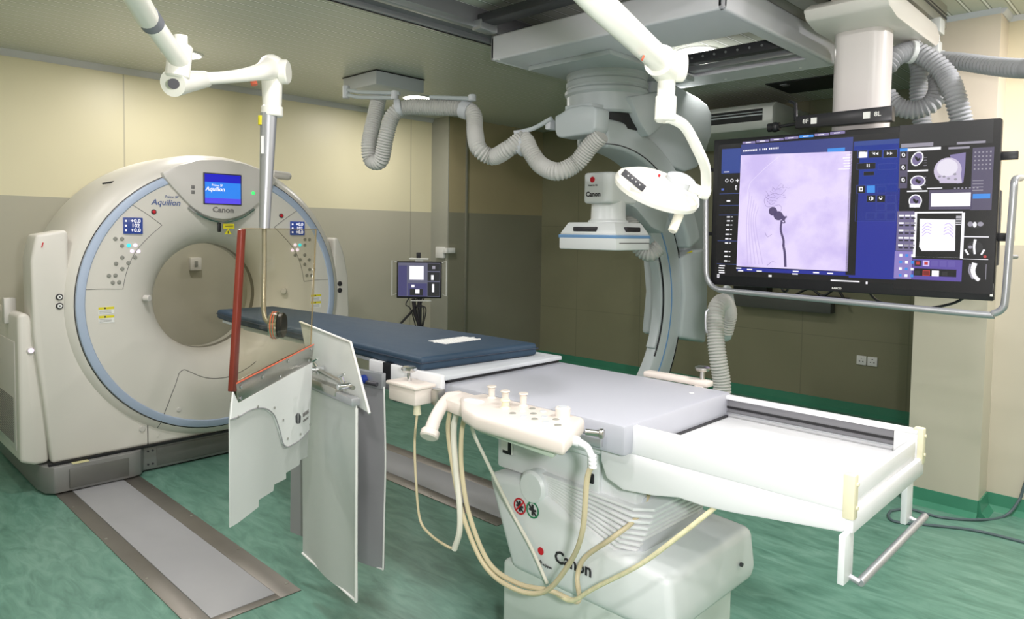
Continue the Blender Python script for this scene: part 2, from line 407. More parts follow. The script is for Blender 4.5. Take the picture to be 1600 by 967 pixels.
box(b, 1.10, 3.23, 4.985, 5.01, .178, .193); obj('seam', b, M_black, g)
# service cover line on the dish bottom
DP = [(.388,5.22),(.395,5.17),(.41,5.12),(.445,5.06),(.50,5.01),(.57,4.975),(.66,4.955),(.78,4.95),(.862,4.953),(1.2,4.953)]
def dish_y(x, z):
    r = math.hypot(x-GX, z-GZ)
    for (a,c),(d,e) in zip(DP, DP[1:]):
        if r <= d: return c+(e-c)*max(0,(r-a))/(d-a)
    return 4.953
def yline(b, pts, y, r=.002):
    P = smooth_path([(p[0],0,p[1]) for p in pts], 6) if len(pts) > 2 else [Vector((pts[0][0],0,pts[0][1])).lerp(Vector((pts[1][0],0,pts[1][1])),k/8) for k in range(9)]
    tube(b, [(p.x, dish_y(p.x,p.z)-.0005 if y is None else y, p.z) for p in P], r, 6, sm=False)
b = NB(); yline(b, [(1.745,.345),(1.80,.49),(1.86,.63),(1.875,.66),(1.91,.675),(1.95,.655),(2.03,.61),(2.13,.585),(2.25,.59),(2.36,.63),(2.43,.67)], None); yline(b, [(1.745,.345),(1.72,.31)], None); obj('service_cover_line', b, M_ink, g)
b = NB(); cyl(b, (2.0-.14,4.955,.41), (1.86,4.945,.41), .016, 20, bv=.003); obj('cover_lock', b, M_gan2, g)
b = NB(); cyl(b, (1.64,5.0,.31), (1.64,4.992,.31), .02, 20, bv=.003); obj('cover_lock', b, M_gan2, g)
# side cabinet with round button
b = NB(); prism(b, [(.965,.22),(1.04,.19),(1.115,.19),(1.10,1.0),(1.07,1.06),(1.01,1.13),(.965,1.12)], 'y', 5.04, 5.95, .022, seg=3); cab = obj('side_cabinet', b, M_gan, g)
b = NB(); box(b, .960,.968,5.12,5.85,.28,.95,.003); obj('vent_panel', b, M_gan2, cab)
b = NB()
for k in range(26): box(b, .958,.962,5.16,5.8,.32+k*.011,.325+k*.011)
obj('vent_slots', b, M_inkg, cab, kind='stuff')
b = NB(); cyl(b, (1.03,5.045,.90),(1.03,5.032,.90), .022, 20, bv=.003); bt=obj('button_bezel', b, M_gan2, cab)
b = NB(); cyl(b, (1.03,5.033,.90),(1.03,5.027,.90), .014, 20); obj('button', b, E_pink, bt)
# emergency phone-like box on the cabinet
b = NB(); P1 = (0.976,5.3,1.125); box(b, P1[0]-.035,P1[0]+.03,5.27,5.33,P1[2]-.08,P1[2]+.08,.008); hb=obj('wall_handset', b, M_gan2, g)
# base
b = NB()
prism(b, [(1.06,5.12),(1.08,5.0),(1.12,4.955),(1.56,4.945),(1.62,4.965),(1.655,5.03),(2.68,5.03),(2.72,4.96),(2.78,4.945),(3.24,4.95),(3.29,5.0),(3.31,5.12),(3.31,6.25),(1.06,6.25)], 'z', .012, .178, .008)
bs = obj('base', b, M_base, g)
b = NB(); prism(b, [(1.09,5.13),(1.14,4.99),(1.55,4.97),(1.68,5.06),(2.68,5.06),(2.8,4.975),(3.22,4.99),(3.28,5.13),(3.28,6.2),(1.09,6.2)], 'z', .0, .014); obj('base_gap', b, M_black, bs)
b = NB(); box(b, 1.20,1.54,4.941,4.948,.03,.15,.003); box(b, 1.74,2.62,5.026,5.032,.03,.155,.003); obj('base_panel', b, M_baseD, bs)
b = NB()
for x in (1.685,1.715):
    for z in (.05,.14): cyl(b, (x,5.031,z),(x,5.026,z), .007, 12)
obj('bolt', b, M_dark, bs, kind='stuff')
b = NB(); box(b, 1.22,1.31,4.946,4.99,.177,.180); obj('base_label', b, mat('pale yellow label', srgb(214,208,160), .5), bs)
b = NB(); box(b, 2.14,2.5,4.985,5.0,.20,.262,.004); obj('vent_slot', b, M_gan2, g)
# hood with display
hp = [(1.76,2.02),(1.775,1.985),(1.83,1.92),(1.905,1.84),(1.96,1.79),(2.03,1.748),(2.10,1.724),(2.165,1.718),(2.23,1.724),(2.30,1.748),(2.37,1.79),(2.44,1.85),(2.515,1.93),(2.56,2.0),(2.57,2.03),(2.47,2.085),(2.32,2.125),(2.165,2.14),(2.0,2.125),(1.86,2.075)]
b = NB(); prism(b, hp, 'y', 4.925, 5.22, .014, ang=60); hood = obj('display_hood', b, M_gan2, g)
b = NB(); yline(b, [(1.93,1.80),(2.03,1.735),(2.165,1.702),(2.30,1.735),(2.40,1.80)], 4.94, .009); obj('hood_lip', b, M_chrome, hood)
b = NB(); box(b, 2.026,2.296,4.917,4.93,1.822,2.04,.003); scr = obj('display_bezel', b, M_dark, hood)
b = NB(); box(b, 2.034,2.288,4.914,4.92,1.829,2.032, 0, 0); box(b, 2.034,2.288,4.9135,4.914,1.866,1.976,0,1); box(b, 2.034,2.288,4.9132,4.914,1.829,1.866,0,2)
obj('display_screen', b, [E_bl1, E_bl2, em('console screen violet', 84,70,230)], scr)
XA, ZA = (1,0,0), (0,0,1)
text('screen_text', 'Prime SP', .022, (2.12,4.9128,1.955), XA, ZA, E_white, scr)
text('screen_text', 'Aquilion', .04, (2.105,4.9128,1.928), XA, ZA, E_white, scr, .02, .2)
text('maker_lettering', 'Canon', .052, (2.165,4.923,1.785), XA, ZA, M_inkg, hood, .03, xs=1.1)
text('model_lettering', 'Aquilion', .055, (1.79,4.949,1.822), XA, (.08,0,1), M_inkb, dish, .012, .15)
text('model_lettering', 'Prime SP', .024, (1.825,4.947,1.862), XA, (.08,0,1), M_inkb, dish, .0, .15)
b = NB(); cyl(b, (2.385,4.93,1.915),(2.385,4.92,1.915), .012, 20); obj('start_button', b, E_greenl, hood)
for z in (1.90,1.935): 
    b = NB(); box(b, 1.945,1.968,4.922,4.927,z-.012,z+.012,.002); obj('hood_symbol', b, M_inkg, hood)
# control keypads (mirrored left and right)
def keypad(s):
    X = lambda x: GX+s*(x-GX)
    yf = 4.949
    t = NB(); yline(t, [(X(1.305),1.262),(X(1.40),1.262),(X(1.52),1.255)], None); yline(t, [(X(1.52),1.255),(X(1.545),1.37),(X(1.59),1.48),(X(1.66),1.57),(X(1.765),1.671)], None); yline(t, [(X(1.765),1.671),(X(1.68),1.735),(X(1.583),1.80)], None)
    kp = obj('keypad', t, M_inkg, g, 'thin outlined keypad field around the buttons')
    cx, cz = X(1.582), 1.665
    t = NB(); box(t, cx-.058,cx+.058,4.938,4.955,cz-.052,cz+.052,.002); r_ = obj('readout', t, E_bl3, kp)
    for i,(a,z) in enumerate((('+0.0',.030),('102',-.0),('+0.0',-.030))):
        text('readout_digits', a, .034, (cx+.014,4.9372,cz+z), XA, ZA, E_white, r_, .02)
    t = NB()
    for z in (.03,0,-.03): box(t, cx-.05,cx-.038,4.9368,4.938,cz+z-.006,cz+z+.006)
    obj('readout_symbol', t, E_white, r_)
    BT = [(1.478,1.58),(1.517,1.58),(1.517,1.536),(1.557,1.537),(1.597,1.538),(1.577,1.50),(1.617,1.498),(1.517,1.460),(1.480,1.422),(1.554,1.424),(1.517,1.387),(1.596,1.460),(1.438,1.345),(1.476,1.346),(1.460,1.300),(1.498,1.301)]
    for i,(x,z) in enumerate(BT):
        t = NB(); xx = X(x); yy_ = dish_y(xx,z); cyl(t, (xx,yy_+.003,z),(xx,yy_-.007,z), .0125, 16, bv=.003)
        obj('button', t, E_cyan if (i == 3) else (E_pink if i in (4,5,6) else M_btn), kp)
    # alert button and warning labels
    t = NB(); cyl(t, (X(1.712),4.955,1.758),(X(1.712),4.947,1.758), .017, 20); rb = obj('red_button_bezel', t, M_dark, g)
    t = NB(); cyl(t, (X(1.712),4.948,1.758),(X(1.712),4.938,1.758), .011, 20, bv=.003); obj('red_button', t, M_red, rb)
    for z in (1.125,1.07):
        t = NB(); x = X(1.42); box(t, x-.045,x+.045,4.9485,4.953,z-.025,z+.022,0,0); box(t, x-.045,x+.045,4.948,4.9487,z+.006,z+.022,0,1); box(t, x-.012,x-.002,4.9477,4.9481,z+.009,z+.019,0,2)
        for k in range(3): box(t, x-.04,x+.03,4.948,4.9487,z-.004-k*.007,z-.002-k*.007,0,3)
        obj('warning_label', t, [M_label, M_yellow, M_ink, M_inkg], g)
    t = NB(); x = X(1.675); cyl(t, (x-.012*s,5.0,1.185),(x+.012*s,4.965,1.185), .022, 18, bv=.004); obj('positioning_handle', t, M_gan2, g)
keypad(1); keypad(-1)
t = NB(); box(t, 2.135,2.16,4.945,4.957,1.63,1.70,.008); obj('laser_slot', t, M_black, g)
t = NB(); box(t, 2.175,2.255,4.947,4.957,1.655,1.69,0,0); prism(t, [(2.185,1.615),(2.235,1.615),(2.21,1.655)], 'y', 4.947, 4.957, 0, 1); box(t, 2.185,2.245,4.946,4.948,1.668,1.672,0,2); box(t, 2.185,2.245,4.946,4.948,1.678,1.681,0,2); box(t,2.206,2.213,4.946,4.948,1.62,1.638,0,2); obj('laser_label', t, [M_yellow, M_yellow, M_ink], g)
# side ports on the left cover
for z in (1.22,1.165):
    t = NB(); cyl(t, (1.175,5.001,z),(1.175,4.99,z), .02, 20, bv=.003); p_=obj('socket_ring', t, M_ink, g)
    t = NB(); cyl(t, (1.175,4.99,z),(1.175,4.988,z), .013, 20); q_=obj('socket_face', t, M_label, p_)
    t = NB(); cyl(t, (1.175,4.9882,z),(1.175,4.987,z), .005, 12); obj('socket_pin', t, M_ink, p_)
    t = NB(); cyl(t, (3.155,5.001,z),(3.155,4.99,z), .02, 20, bv=.003); obj('socket_ring', t, M_ink, g)
t = NB(); slab(t, [(1.085,4.9965,1.525),(1.091,4.9965,1.525),(1.098,4.9965,1.555),(1.092,4.9965,1.555)], (0,1,0), .004); tg = obj('cover_tag', t, M_red, g, 'small red slanted tag on the left cover')
text('maker_lettering', 'Canon', .04, (1.034,5.12,1.20), (0,-1,.02), (0,0,1), M_inkg, g, .02)
# small swing lamp / camera at the top right of the shell
t = NB(); cyl(t, (2.647,5.15,2.081), (2.771,5.15,2.075), .032, 20, bv=.004); ball(t, (2.776,5.15,2.075), .032); obj('top_handle', t, M_gan2, g)
# top rear cover edge
t = NB(); tube(t, [(1.466,5.15,1.937), (1.562,5.15,1.959), (1.741,5.15,1.992)], .006, 8); obj('top_cover_gap', t, M_black, g)

# ------------------------------------------------------------------ patient table
TX = 2.15
tb = thing('patient_table', 'white angiography table with grey pad on a white pedestal in the centre', 'operating table', (TX, 1.5, 0))
# pedestal
b = NB()
prism(b, [(1.94,.72),(1.72,.735),(1.60,.69),(1.34,.60),(1.12,.585),(1.10,.44),(1.12,.385),(1.80,.385)], 'x', 1.88, 2.46, .035, seg=3, ang=25)
ped = obj('pedestal', b, M_whiteC, tb)
b = NB(); prism(b, [(1.895,1.22),(1.93,1.17),(2.41,1.17),(2.445,1.22),(2.445,1.86),(1.895,1.86)], 'z', 0, .40, .02, seg=3); obj('pedestal_foot', b, mat('pale green grey plastic', srgb(206,216,210), .4), ped)
b = NB(); cyl(b, (1.875,1.70,.722),(1.96,1.70,.722), .062, 28, bv=.01); obj('pivot_cover', b, M_whiteC, ped)
b = NB(); cyl(b, (2.33,1.103,.49),(2.33,1.095,.49),.008,14); obj('pedestal_bolt', b, M_dark, ped)
# signs printed on the side of the pedestal
SX = 1.8785
YN = (0,-1,0)
def sign(y, z, r, m, name, cross):
    t = NB(); lathe(t, [(r,0),(r,.001),(r-.006,.001),(r-.006,0)], (SX,y,z), (-1,0,0), 32, 0)
    box(t, SX-.001,SX,y-.005,y+.005,z-.02,z+.02,0,1); box(t, SX-.001,SX,y-.018,y+.018,z-.004,z+.004,0,1)
    M = Matrix.Translation((SX-.0005,y,z)) @ Matrix.Rotation(.78,4,'X')
    box(t, -.001,.0005,-.024,.024,-.004,.003,0,1,M=M)
    if cross: box(t, -.0015,.0005,-.003,.003,-r+.003,r-.003,0,0,M=M)
    obj(name, t, [m, M_ink], ped)
sign((1.878,1.755,0.638)[1], (1.878,1.755,0.638)[2], .031, M_red, 'prohibition_sign', True)
sign((1.878,1.691,0.642)[1], (1.878,1.691,0.642)[2], .031, M_green, 'permission_sign', False)
t = NB(); cyl(t, (SX,(1.878,1.648,0.503)[1],(1.878,1.648,0.503)[2]), (SX-.001,(1.878,1.648,0.503)[1],(1.878,1.648,0.503)[2]), .014, 28); obj('red_dot', t, M_red, ped)
text('small_print', 'Made', .014, (1.878,1.656,0.465), YN, ZA, M_ink, ped)
text('small_print', 'Made in Japan', .014, (1.878,1.634,0.458), YN, ZA, M_ink, ped)
text('maker_lettering', 'Canon', .062, (1.877,1.499,0.507), YN, ZA, M_ink, ped, .022, xs=1.0)
# bellows: pleats fanning open towards the foot end
t = NB()
for k in range(10):
    a = math.radians(2+k*2.35)
    M = Matrix.Translation((0,1.72,.775-.004*k)) @ Matrix.Rotation(a,4,'X')
    L = .50-.006*k
    prism(t, [(1.93,.0),(1.90,-.02),(1.90,-L+.05),(1.95,-L),(2.35,-L),(2.41,-L+.05),(2.41,-.02),(2.38,.0)], 'z', -.0075, .0035, .003, M=M)
obj('bellows', t, M_white, tb)
t = NB(); box(t, 1.96,2.34,1.27,1.70,.55,.78,.02); obj('bellows_core', t, M_cgrey, tb)
# head block under the top
b = NB(); box(b, 1.93,2.42,1.28,1.93,.735,.93,.012); hd = obj('lift_head', b, M_whiteC, tb)
b = NB(); box(b, 1.921,1.931,1.84,1.9,.80,.86,.003,0); box(b, 1.92,1.931,1.845,1.862,.81,.855,0,1); box(b,1.92,1.931,1.845,1.89,.80,.812,0,1); obj('latch', b, [M_label, M_black], hd)
b = NB(); box(b, 1.905,1.925,1.57,1.65,.872,.888,.003,1); box(b, 1.905,1.93,1.45,1.65,.888,.925,.004,0); box(b,1.912,1.93,1.42,1.47,.76,.9,.006,0); obj('brake_lever', b, [M_whiteC, mat('blue strip', srgb(30,80,170), .4)], hd)
b = NB(); box(b, 1.905,1.925,1.44,1.465,.795,.83,.004); obj('catch', b, M_black, hd)
b = NB(); box(b, 1.87,2.44,1.0,2.12,.915,.965,.01); obj('support_frame', b, M_whiteC, tb)
# white sliding frame (foot end)
fr = NB()
prism(fr, [(1.36,.957),(1.36,.915),(1.335,.86),(1.27,.838),(1.16,.85),(1.07,.868),(.99,.865),(.90,.872),(.60,.908),(.59,.965),(1.255,.965)], 'x', 1.836, 1.875, .008)
prism(fr, [(1.36,.957),(1.36,.915),(1.335,.86),(1.27,.838),(1.16,.85),(1.07,.868),(.99,.865),(.90,.872),(.60,.908),(.59,.965),(1.255,.965)], 'x', 2.445, 2.484, .008)
box(fr, 1.84,2.48,.578,.62,.908,.965,.008); box(fr, 1.85,2.47,.60,1.5,.93,.972,.003)
frm = obj('foot_frame', fr, M_white, tb)
b = NB(); box(b, 1.836,1.866,.592,1.262,.962,1.052,.006); obj('side_board', b, M_white, frm)
b = NB(); box(b, 2.448,2.484,.592,1.262,1.038,1.052,.004); box(b, 2.47,2.484,.592,1.262,.962,1.04,.003); box(b, 2.448,2.484,.592,.66,.962,1.04,.004); obj('side_board', b, M_white, frm)
b = NB(); box(b, 2.461,2.471,.66,1.262,.985,1.038,0,0); box(b, 2.456,2.464,.662,1.262,1.004,1.012,0,1); box(b, 2.452,2.458,.66,1.262,.985,.99,0,2); obj('accessory_channel', b, [M_mid, M_black, M_alu], frm)
b = NB(); box(b, 1.905,2.43,.592,.612,.965,1.022,.004); obj('end_stop', b, M_white, frm)
for x,y in ((1.851,.588),(2.468,.588)):
    b = NB(); box(b, x-.017,x+.012,y-.012,y+.018,.945,1.060,.005); cyl(b,(x,y-.012,1.035),(x,y-.016,1.035),.005,10); cyl(b,(x,y-.012,.975),(x,y-.016,.975),.005,10); obj('corner_guard', b, M_creamy, frm)
for x in (1.80+.035, 2.36):
    b = NB(); box(b, x-.035,x+.028,.583,.60,.79,.915,.003); obj('bracket_leg', b, M_whiteC, frm)
b = NB(); cyl(b, (1.845,.56,.792),(2.44,.56,.792), .011, 18, bv=.002); cyl(b,(1.845,.56,.792),(1.845,.59,.80),.008); cyl(b,(2.37,.56,.792),(2.37,.59,.80),.008); obj('push_bar', b, M_alu, frm)
# grey pad
b = NB(); box(b, 1.79,2.49,1.235,2.10,.962,1.06,.012); obj('table_pad', b, M_slab, tb)
b = NB(); box(b, 1.87,2.45,1.226,1.237,.9725,.979); obj('pad_gap', b, M_black, tb)
b = NB(); cyl(b, (2.36,1.33,1.06),(2.36,1.33,1.061), .009, 16); obj('pad_button', b, M_label, tb)
b = NB(); box(b, 1.80,2.47,2.075,2.4,1.058,1.0725,0); obj('gap_strip', b, M_black, tb)
# tapering long top under the mattress
b = NB(); prism(b, [(1.78,2.07),(2.48,2.065),(2.47,2.35),(2.36,3.2),(2.28,4.1),(2.24,4.32),(1.96,4.36),(1.88,4.3),(1.86,4.0),(1.84,3.0),(1.78,2.4)], 'z', 1.072, 1.09, .004); obj('long_top', b, M_cgrey, tb)
b = NB(); prism(b, [(1.94,2.1),(2.32,2.1),(2.22,4.2),(1.96,4.2)], 'z', 1.03, 1.073, .01); obj('top_rib', b, M_whiteC, tb)
b = NB(); box(b, 1.762,1.785,2.075,2.56,1.01,1.094,.005,0); box(b,1.7605,1.786,2.40,2.455,1.015,1.0945,0,1); obj('side_rail', b, [M_white, M_black], tb)
b = NB(); box(b, 1.755,1.772,1.30,2.66,.985,1.012,.003); obj('accessory_rail', b, M_alu, tb)
b = NB(); box(b, 2.50,2.515,1.25,2.5,.99,1.02,.003); box(b,2.48,2.5,1.4,1.45,.99,1.02); box(b,2.48,2.5,2.2,2.25,.99,1.02); obj('accessory_rail', b, M_alu, tb)
b = NB(); box(b, 1.767,1.80,1.4,1.43,.985,1.012); box(b, 1.767,1.80,2.0,2.03,.985,1.012); obj('rail_spacer', b, M_alu, tb)

# mattress
mt = thing('mattress', 'dark navy vinyl mattress lying on the table and reaching into the bore', 'mattress', (2.08, 3.2, 1.09))
def matt_pts(s): 
    return [(1.765-s,2.20-s),(2.40+s,2.145-s),(2.405+s,2.5),(2.34+s,3.3),(2.25+s,4.36+s),(1.88-s,4.38+s),(1.84-s,4.0),(1.80-s,3.0)]
b = NB(); prism(b, matt_pts(0), 'z', 1.091, 1.148, .016, seg=4, ang=50)
bmesh.ops.subdivide_edges(b, edges=[e for e in b.edges if e.calc_length() > .3], cuts=6, use_grid_fill=True)
obj('mattress_body', b, M_navy, mt)
b = NB(); P = [(x,y,1.124) for x,y in matt_pts(.001)]; tube(b, P+[P[0]], .003, 6, sm=False); obj('piping', b, M_navyD, mt)
b = NB()
for k,(yy,x0,x1) in enumerate(((2.49,2.06,2.28),(2.465,2.05,2.30),(2.44,2.07,2.27),(2.415,2.09,2.29))): box(b, x0,x1,yy-.006,yy+.006,1.1478,1.1492,0)
for k in range(14): box(b, 2.06+.016*k,2.07+.016*k,2.395,2.52,1.1478,1.1491,0)
obj('printed_mark', b, M_label, mt)

# ------------------------------------------------------------------ control console on the table rail
cc = thing('control_console', 'cream table-side control panel with joysticks, knobs and a curved grip handle', 'control panel', (1.63,1.55,1.0))
b = NB(); prism(b, [(1.50,1.235),(1.735,1.345),(1.735,1.80),(1.64,1.83),(1.535,1.70),(1.50,1.60)], 'z', 1.025, 1.078, .016, seg=3); body = obj('body', b, M_cream, cc)
b = NB(); prism(b, [(1.53,1.30),(1.72,1.38),(1.72,1.80),(1.56,1.65)], 'z', 1.0, 1.03, .008); obj('underside_tray', b, mat('pale green underside', srgb(196,208,192), .5), cc)
b = NB(); prism(b, [(1.60,1.78),(1.735,1.75),(1.75,1.95),(1.69,1.97),(1.62,1.90)], 'z', 1.015, 1.062, .012); obj('neck', b, M_cream, cc)
b = NB(); tube(b, [(1.72,1.92,1.045),(1.67,1.915,1.05),(1.615,1.89,1.038),(1.56,1.865,1.005),(1.525,1.85,.965)], lambda t: .020+.004*t, 16); cyl(b, (1.531,1.853,.972),(1.514,1.845,.95), .033, 20, bv=.005); obj('grip_handle', b, M_cream, cc)
for x,y,h in ((1.70,1.73,.05),(1.665,1.63,.055),(1.70,1.58,.05),(1.635,1.60,.035)):
    b = NB(); lathe(b, [(0,0),(.020,0),(.017,.008),(.011,.012),(.012,h-.008),(.017,h-.004),(.015,h),(0,h)], (x,y,1.071), (0,0,1), 20); obj('joystick', b, M_creamy if h < .04 else mat('frosted knob', srgb(214,206,196), .25), cc)
b = NB(); cyl(b, (1.69,1.40,1.07),(1.69,1.40,1.108), .024, 24, bv=.004); kn = obj('rotary_knob', b, M_cream, cc)
b = NB(); cyl(b, (1.69,1.40,1.108),(1.69,1.40,1.11), .014, 20); obj('knob_cap', b, M_cgrey, kn)
b = NB(); box(b, 1.60,1.64,1.70,1.77,1.072,1.084,.006); obj('rocker', b, M_white, cc)
for i in range(5):
    for j in range(3):
        x = 1.70-.045*j; y = 1.53-.047*i+.01*j-.03*j*.3
        if x > 1.68 and y < 1.44: continue
        b = NB(); lathe(b, [(0,.0),(.012,0),(.010,.003),(0,.003)], (x-.01,y,1.077), (0,0,1), 14); obj('console_button', b, M_cgrey if (i+j) % 2 else M_btn, cc)
b = NB(); cyl(b, (1.725,1.335,1.035),(1.745,1.29,1.035), .010, 14); cyl(b,(1.742,1.295,1.035),(1.748,1.282,1.035),.016,16,bv=.003); obj('clamp_screw', b, M_steel, cc)
b = NB(); cyl(b, (1.60,1.285,1.045),(1.605,1.265,1.043), .015, 16, bv=.003); tube(b, [(1.605,1.268,1.043),(1.612,1.24,1.03),(1.615,1.225,1.0),(1.615,1.222,.975)], lambda t: .0115-.003*t, 12)
for k in range(4): cyl(b, (1.615,1.222+.001*k,.975+.011*k),(1.615,1.222+.001*k,.980+.011*k), .0125, 14)
obj('strain_relief', b, M_white, cc)

# cables hanging from the console
def cable(name, label, pts, r, m, grp='cables hanging from the table'):
    b = NB(); tube(b, pts, r, 10, n=10); return obj(name, b, m, None, label, 'cable', grp)
cable('control_cable', 'beige cable from the right end of the console looping down and back up', [(1.615,1.222,.985), (1.62,1.246,0.931), (1.64,1.275,0.763), (1.68,1.354,0.625), (1.7,1.475,0.481), (1.7,1.619,0.442), (1.69,1.752,0.485), (1.67,1.843,0.648), (1.66,1.89,0.826), (1.66,1.913,0.939), (1.66,1.90,1.02)], .0085, M_cable)
cable('control_cable', 'beige cable hanging second in the bundle and running under the pedestal lettering', [(1.68,1.84,1.02), (1.67,1.851,0.926), (1.67,1.846,0.788), (1.68,1.81,0.632), (1.7,1.73,0.489), (1.72,1.608,0.453), (1.74,1.481,0.468), (1.78,1.418,0.444), (1.8,1.407,0.448), (1.84,1.448,0.495), (1.85,1.422,0.567), (1.86,1.314,0.668), (1.95,1.277,0.734), (2.1,1.3,.86)], .0085, M_cable)
cable('sleeved_cable', 'cable in a clear plastic sleeve hanging in the middle of the bundle', [(1.67,1.87,1.02), (1.66,1.882,0.945), (1.66,1.869,0.808), (1.66,1.846,0.674), (1.66,1.845,0.581), (1.66,1.872,0.506)], .011, M_cablew)
cable('tied_cable', 'pale cable slanting across the no-entry signs on the pedestal', [(1.70,1.80,1.0), (1.7,1.827,0.949), (1.76,1.814,0.822), (1.85,1.768,0.62), (1.858,1.677,0.514), (1.858,1.597,0.408)], .0065, M_cablew)
cable('taped_cable', 'taped cream cable running from the loop end up to the underside of the foot frame', [(1.76,1.465,0.452), (1.76,1.402,0.458), (1.76,1.313,0.533), (1.77,1.155,0.659), (1.8,1.045,0.771), (1.86,0.962,0.866), (1.93,.985,.86)], .0075, mat('taped cream cable', srgb(222,214,176), .5, noise=.25, nscale=60))
# small hand switch box on the rail
sb = thing('switch_box', 'small cream box clamped to the table rail with a round steel knob', 'clamp box', (1.70,2.25,.99))
b = NB(); box(b, 1.655,1.745,2.10,2.27,.985,1.052,.008); obj('box_body', b, M_cream, sb)
b = NB(); box(b, 1.647,1.753,2.092,2.278,1.048,1.062,.005); obj('box_lid', b, M_cream, sb)
b = NB(); cyl(b, (1.705,2.20,1.06),(1.705,2.20,1.10), .009, 14); lathe(b, [(0,0),(.024,.0),(.032,.008),(.032,.016),(.024,.021),(0,.021)], (1.705,2.20,1.10)); obj('clamp_knob', b, M_chrome, sb)
b = NB(); cyl(b, (1.69,2.13,.99),(1.69,2.13,.945), .012, 14, r1=.016); obj('cable_plug', b, M_creamy, sb)
b = NB(); box(b, 1.725,1.765,2.05,2.09,.985,1.045,.003); obj('clamp_jaw', b, M_steel, sb)
cable('switch_cable', 'thin beige cable hanging from the small box to the sleeved joint', [(1.69,2.13,.95), (1.68,2.131,0.84), (1.67,2.109,0.697), (1.67,2.084,0.554), (1.66,2.01,0.518), (1.66,1.907,0.504), (1.66,1.872,0.511)], .005, M_cable)
fc = thing('rail_clamp', 'cream clamp bar with steel knob on the far side of the table', 'clamp', (2.53,1.45,1.0))
b = NB(); box(b, 2.50,2.55,1.34,1.64,1.055,1.08,.008); box(b,2.50,2.53,1.36,1.40,.99,1.06,.004); obj('clamp_bar', b, M_cream, fc)
b = NB(); cyl(b, (2.53,1.38,1.08),(2.53,1.38,1.115), .010, 14); lathe(b, [(0,0),(.024,0),(.03,.007),(.03,.014),(.022,.018),(0,.018)], (2.53,1.38,1.115)); obj('clamp_knob', b, M_steel, fc)

# ------------------------------------------------------------------ ceiling-hung glass shield with lead skirt
M_glass = bpy.data.materials.new('tinted lead glass'); M_glass.use_nodes = True; nt = M_glass.node_tree
nt.nodes.remove(nt.nodes['Principled BSDF']); tr_ = nt.nodes.new('ShaderNodeBsdfTransparent'); tr_.inputs[0].default_value = (.95,.925,.85,1)
gl_ = nt.nodes.new('ShaderNodeBsdfGlossy'); gl_.inputs['Roughness'].default_value = .05; mx_ = nt.nodes.new('ShaderNodeMixShader'); mx_.inputs[0].default_value = .06
nt.links.new(tr_.outputs[0], mx_.inputs[1]); nt.links.new(gl_.outputs[0], mx_.inputs[2]); nt.links.new(mx_.outputs[0], nt.nodes['Material Output'].inputs[0])
sh = thing('ceiling_shield', 'clear lead glass shield with pale lead skirt hung on a white ceiling arm', 'radiation shield', (1.3,2.4,.7))
sn = Vector((0.524,3.07,1.451))-Vector((1.175,2.311,1.447)); sn.normalize()
b = NB(); slab(b, [(1.025,2.182,1.653), (0.967,2.134,1.111), (1.507,2.597,1.133), (1.558,2.639,1.656)], sn, .012, .002); pane = obj('glass_pane', b, M_glass, sh)
b = NB(); tube(b, [(1.021,2.186,1.653), (1.554,2.644,1.656), (1.503,2.602,1.133)], .0022, 6, sm=False); obj('pane_rim', b, mat('amber glass rim', srgb(150,134,104), .3), pane)
b = NB(); slab(b, [(1.013,2.168,1.649), (1.037,2.19,1.653), (0.986,2.147,1.139), (0.959,2.124,1.147)], sn, .016, .003); obj('pane_edge', b, M_dred, pane)
b = NB(); slab(b, [(0.98,2.14,1.165), (0.987,2.146,1.102), (1.504,2.59,1.105), (1.522,2.604,1.176)], sn, .004, .001)
slab(b, [(0.97,2.152,1.165), (0.976,2.158,1.102), (1.494,2.602,1.105), (1.511,2.616,1.176)], sn, .004, .001); obj('clamp_strip', b, M_steel, sh)
b = NB(); tube(b, [(0.98,2.141,1.167), (1.521,2.605,1.178)], .0025, 6, sm=False); obj('orange_seal', b, M_orange, sh)
b = NB()
for p in ((1.001,2.157,1.151), (1.128,2.266,1.148), (1.304,2.416,1.161), (1.493,2.578,1.166), (0.998,2.154,1.115), (1.248,2.368,1.118), (1.47,2.559,1.124)):
    cyl(b, p, Vector(p)-sn*.003, .006, 10)
obj('rivet', b, M_chrome, sh, kind='stuff')
b = NB(); slab(b, [(0.957,2.126,1.115), (0.947,2.117,1.054), (0.948,2.119,0.722), (0.989,2.154,0.714), (1.107,2.256,0.704), (1.111,2.26,0.727), (1.204,2.339,0.713), (1.21,2.344,0.733), (1.296,2.418,0.715), (1.296,2.418,0.737), (1.402,2.509,0.722), (1.408,2.514,0.738), (1.469,2.566,0.725), (1.485,2.579,0.915), (1.502,2.593,1.107)], sn, .004)
obj('lead_skirt', b, M_lead, sh)
b = NB(); slab(b, [(0.961,2.121,1.147), (0.948,2.11,1.065), (0.995,2.15,1.059), (1.059,2.205,1.058), (1.136,2.272,1.037), (1.199,2.326,0.993), (1.239,2.36,0.923), (1.266,2.384,0.862), (1.3,2.413,0.837), (1.39,2.49,0.826), (1.478,2.565,0.834), (1.506,2.588,1.107), (0.988,2.144,1.102)], sn, .005); ap = obj('skirt_yoke', b, M_leadW, sh)
b = NB(); tube(b, [(0.948,2.109,1.065), (0.995,2.149,1.059), (1.06,2.205,1.058), (1.137,2.271,1.037), (1.2,2.325,0.993), (1.24,2.359,0.923), (1.267,2.383,0.862), (1.3,2.412,0.837), (1.391,2.49,0.826), (1.478,2.565,0.834)], .0022, 6); obj('skirt_piping', b, M_leadG, ap)
b = NB()
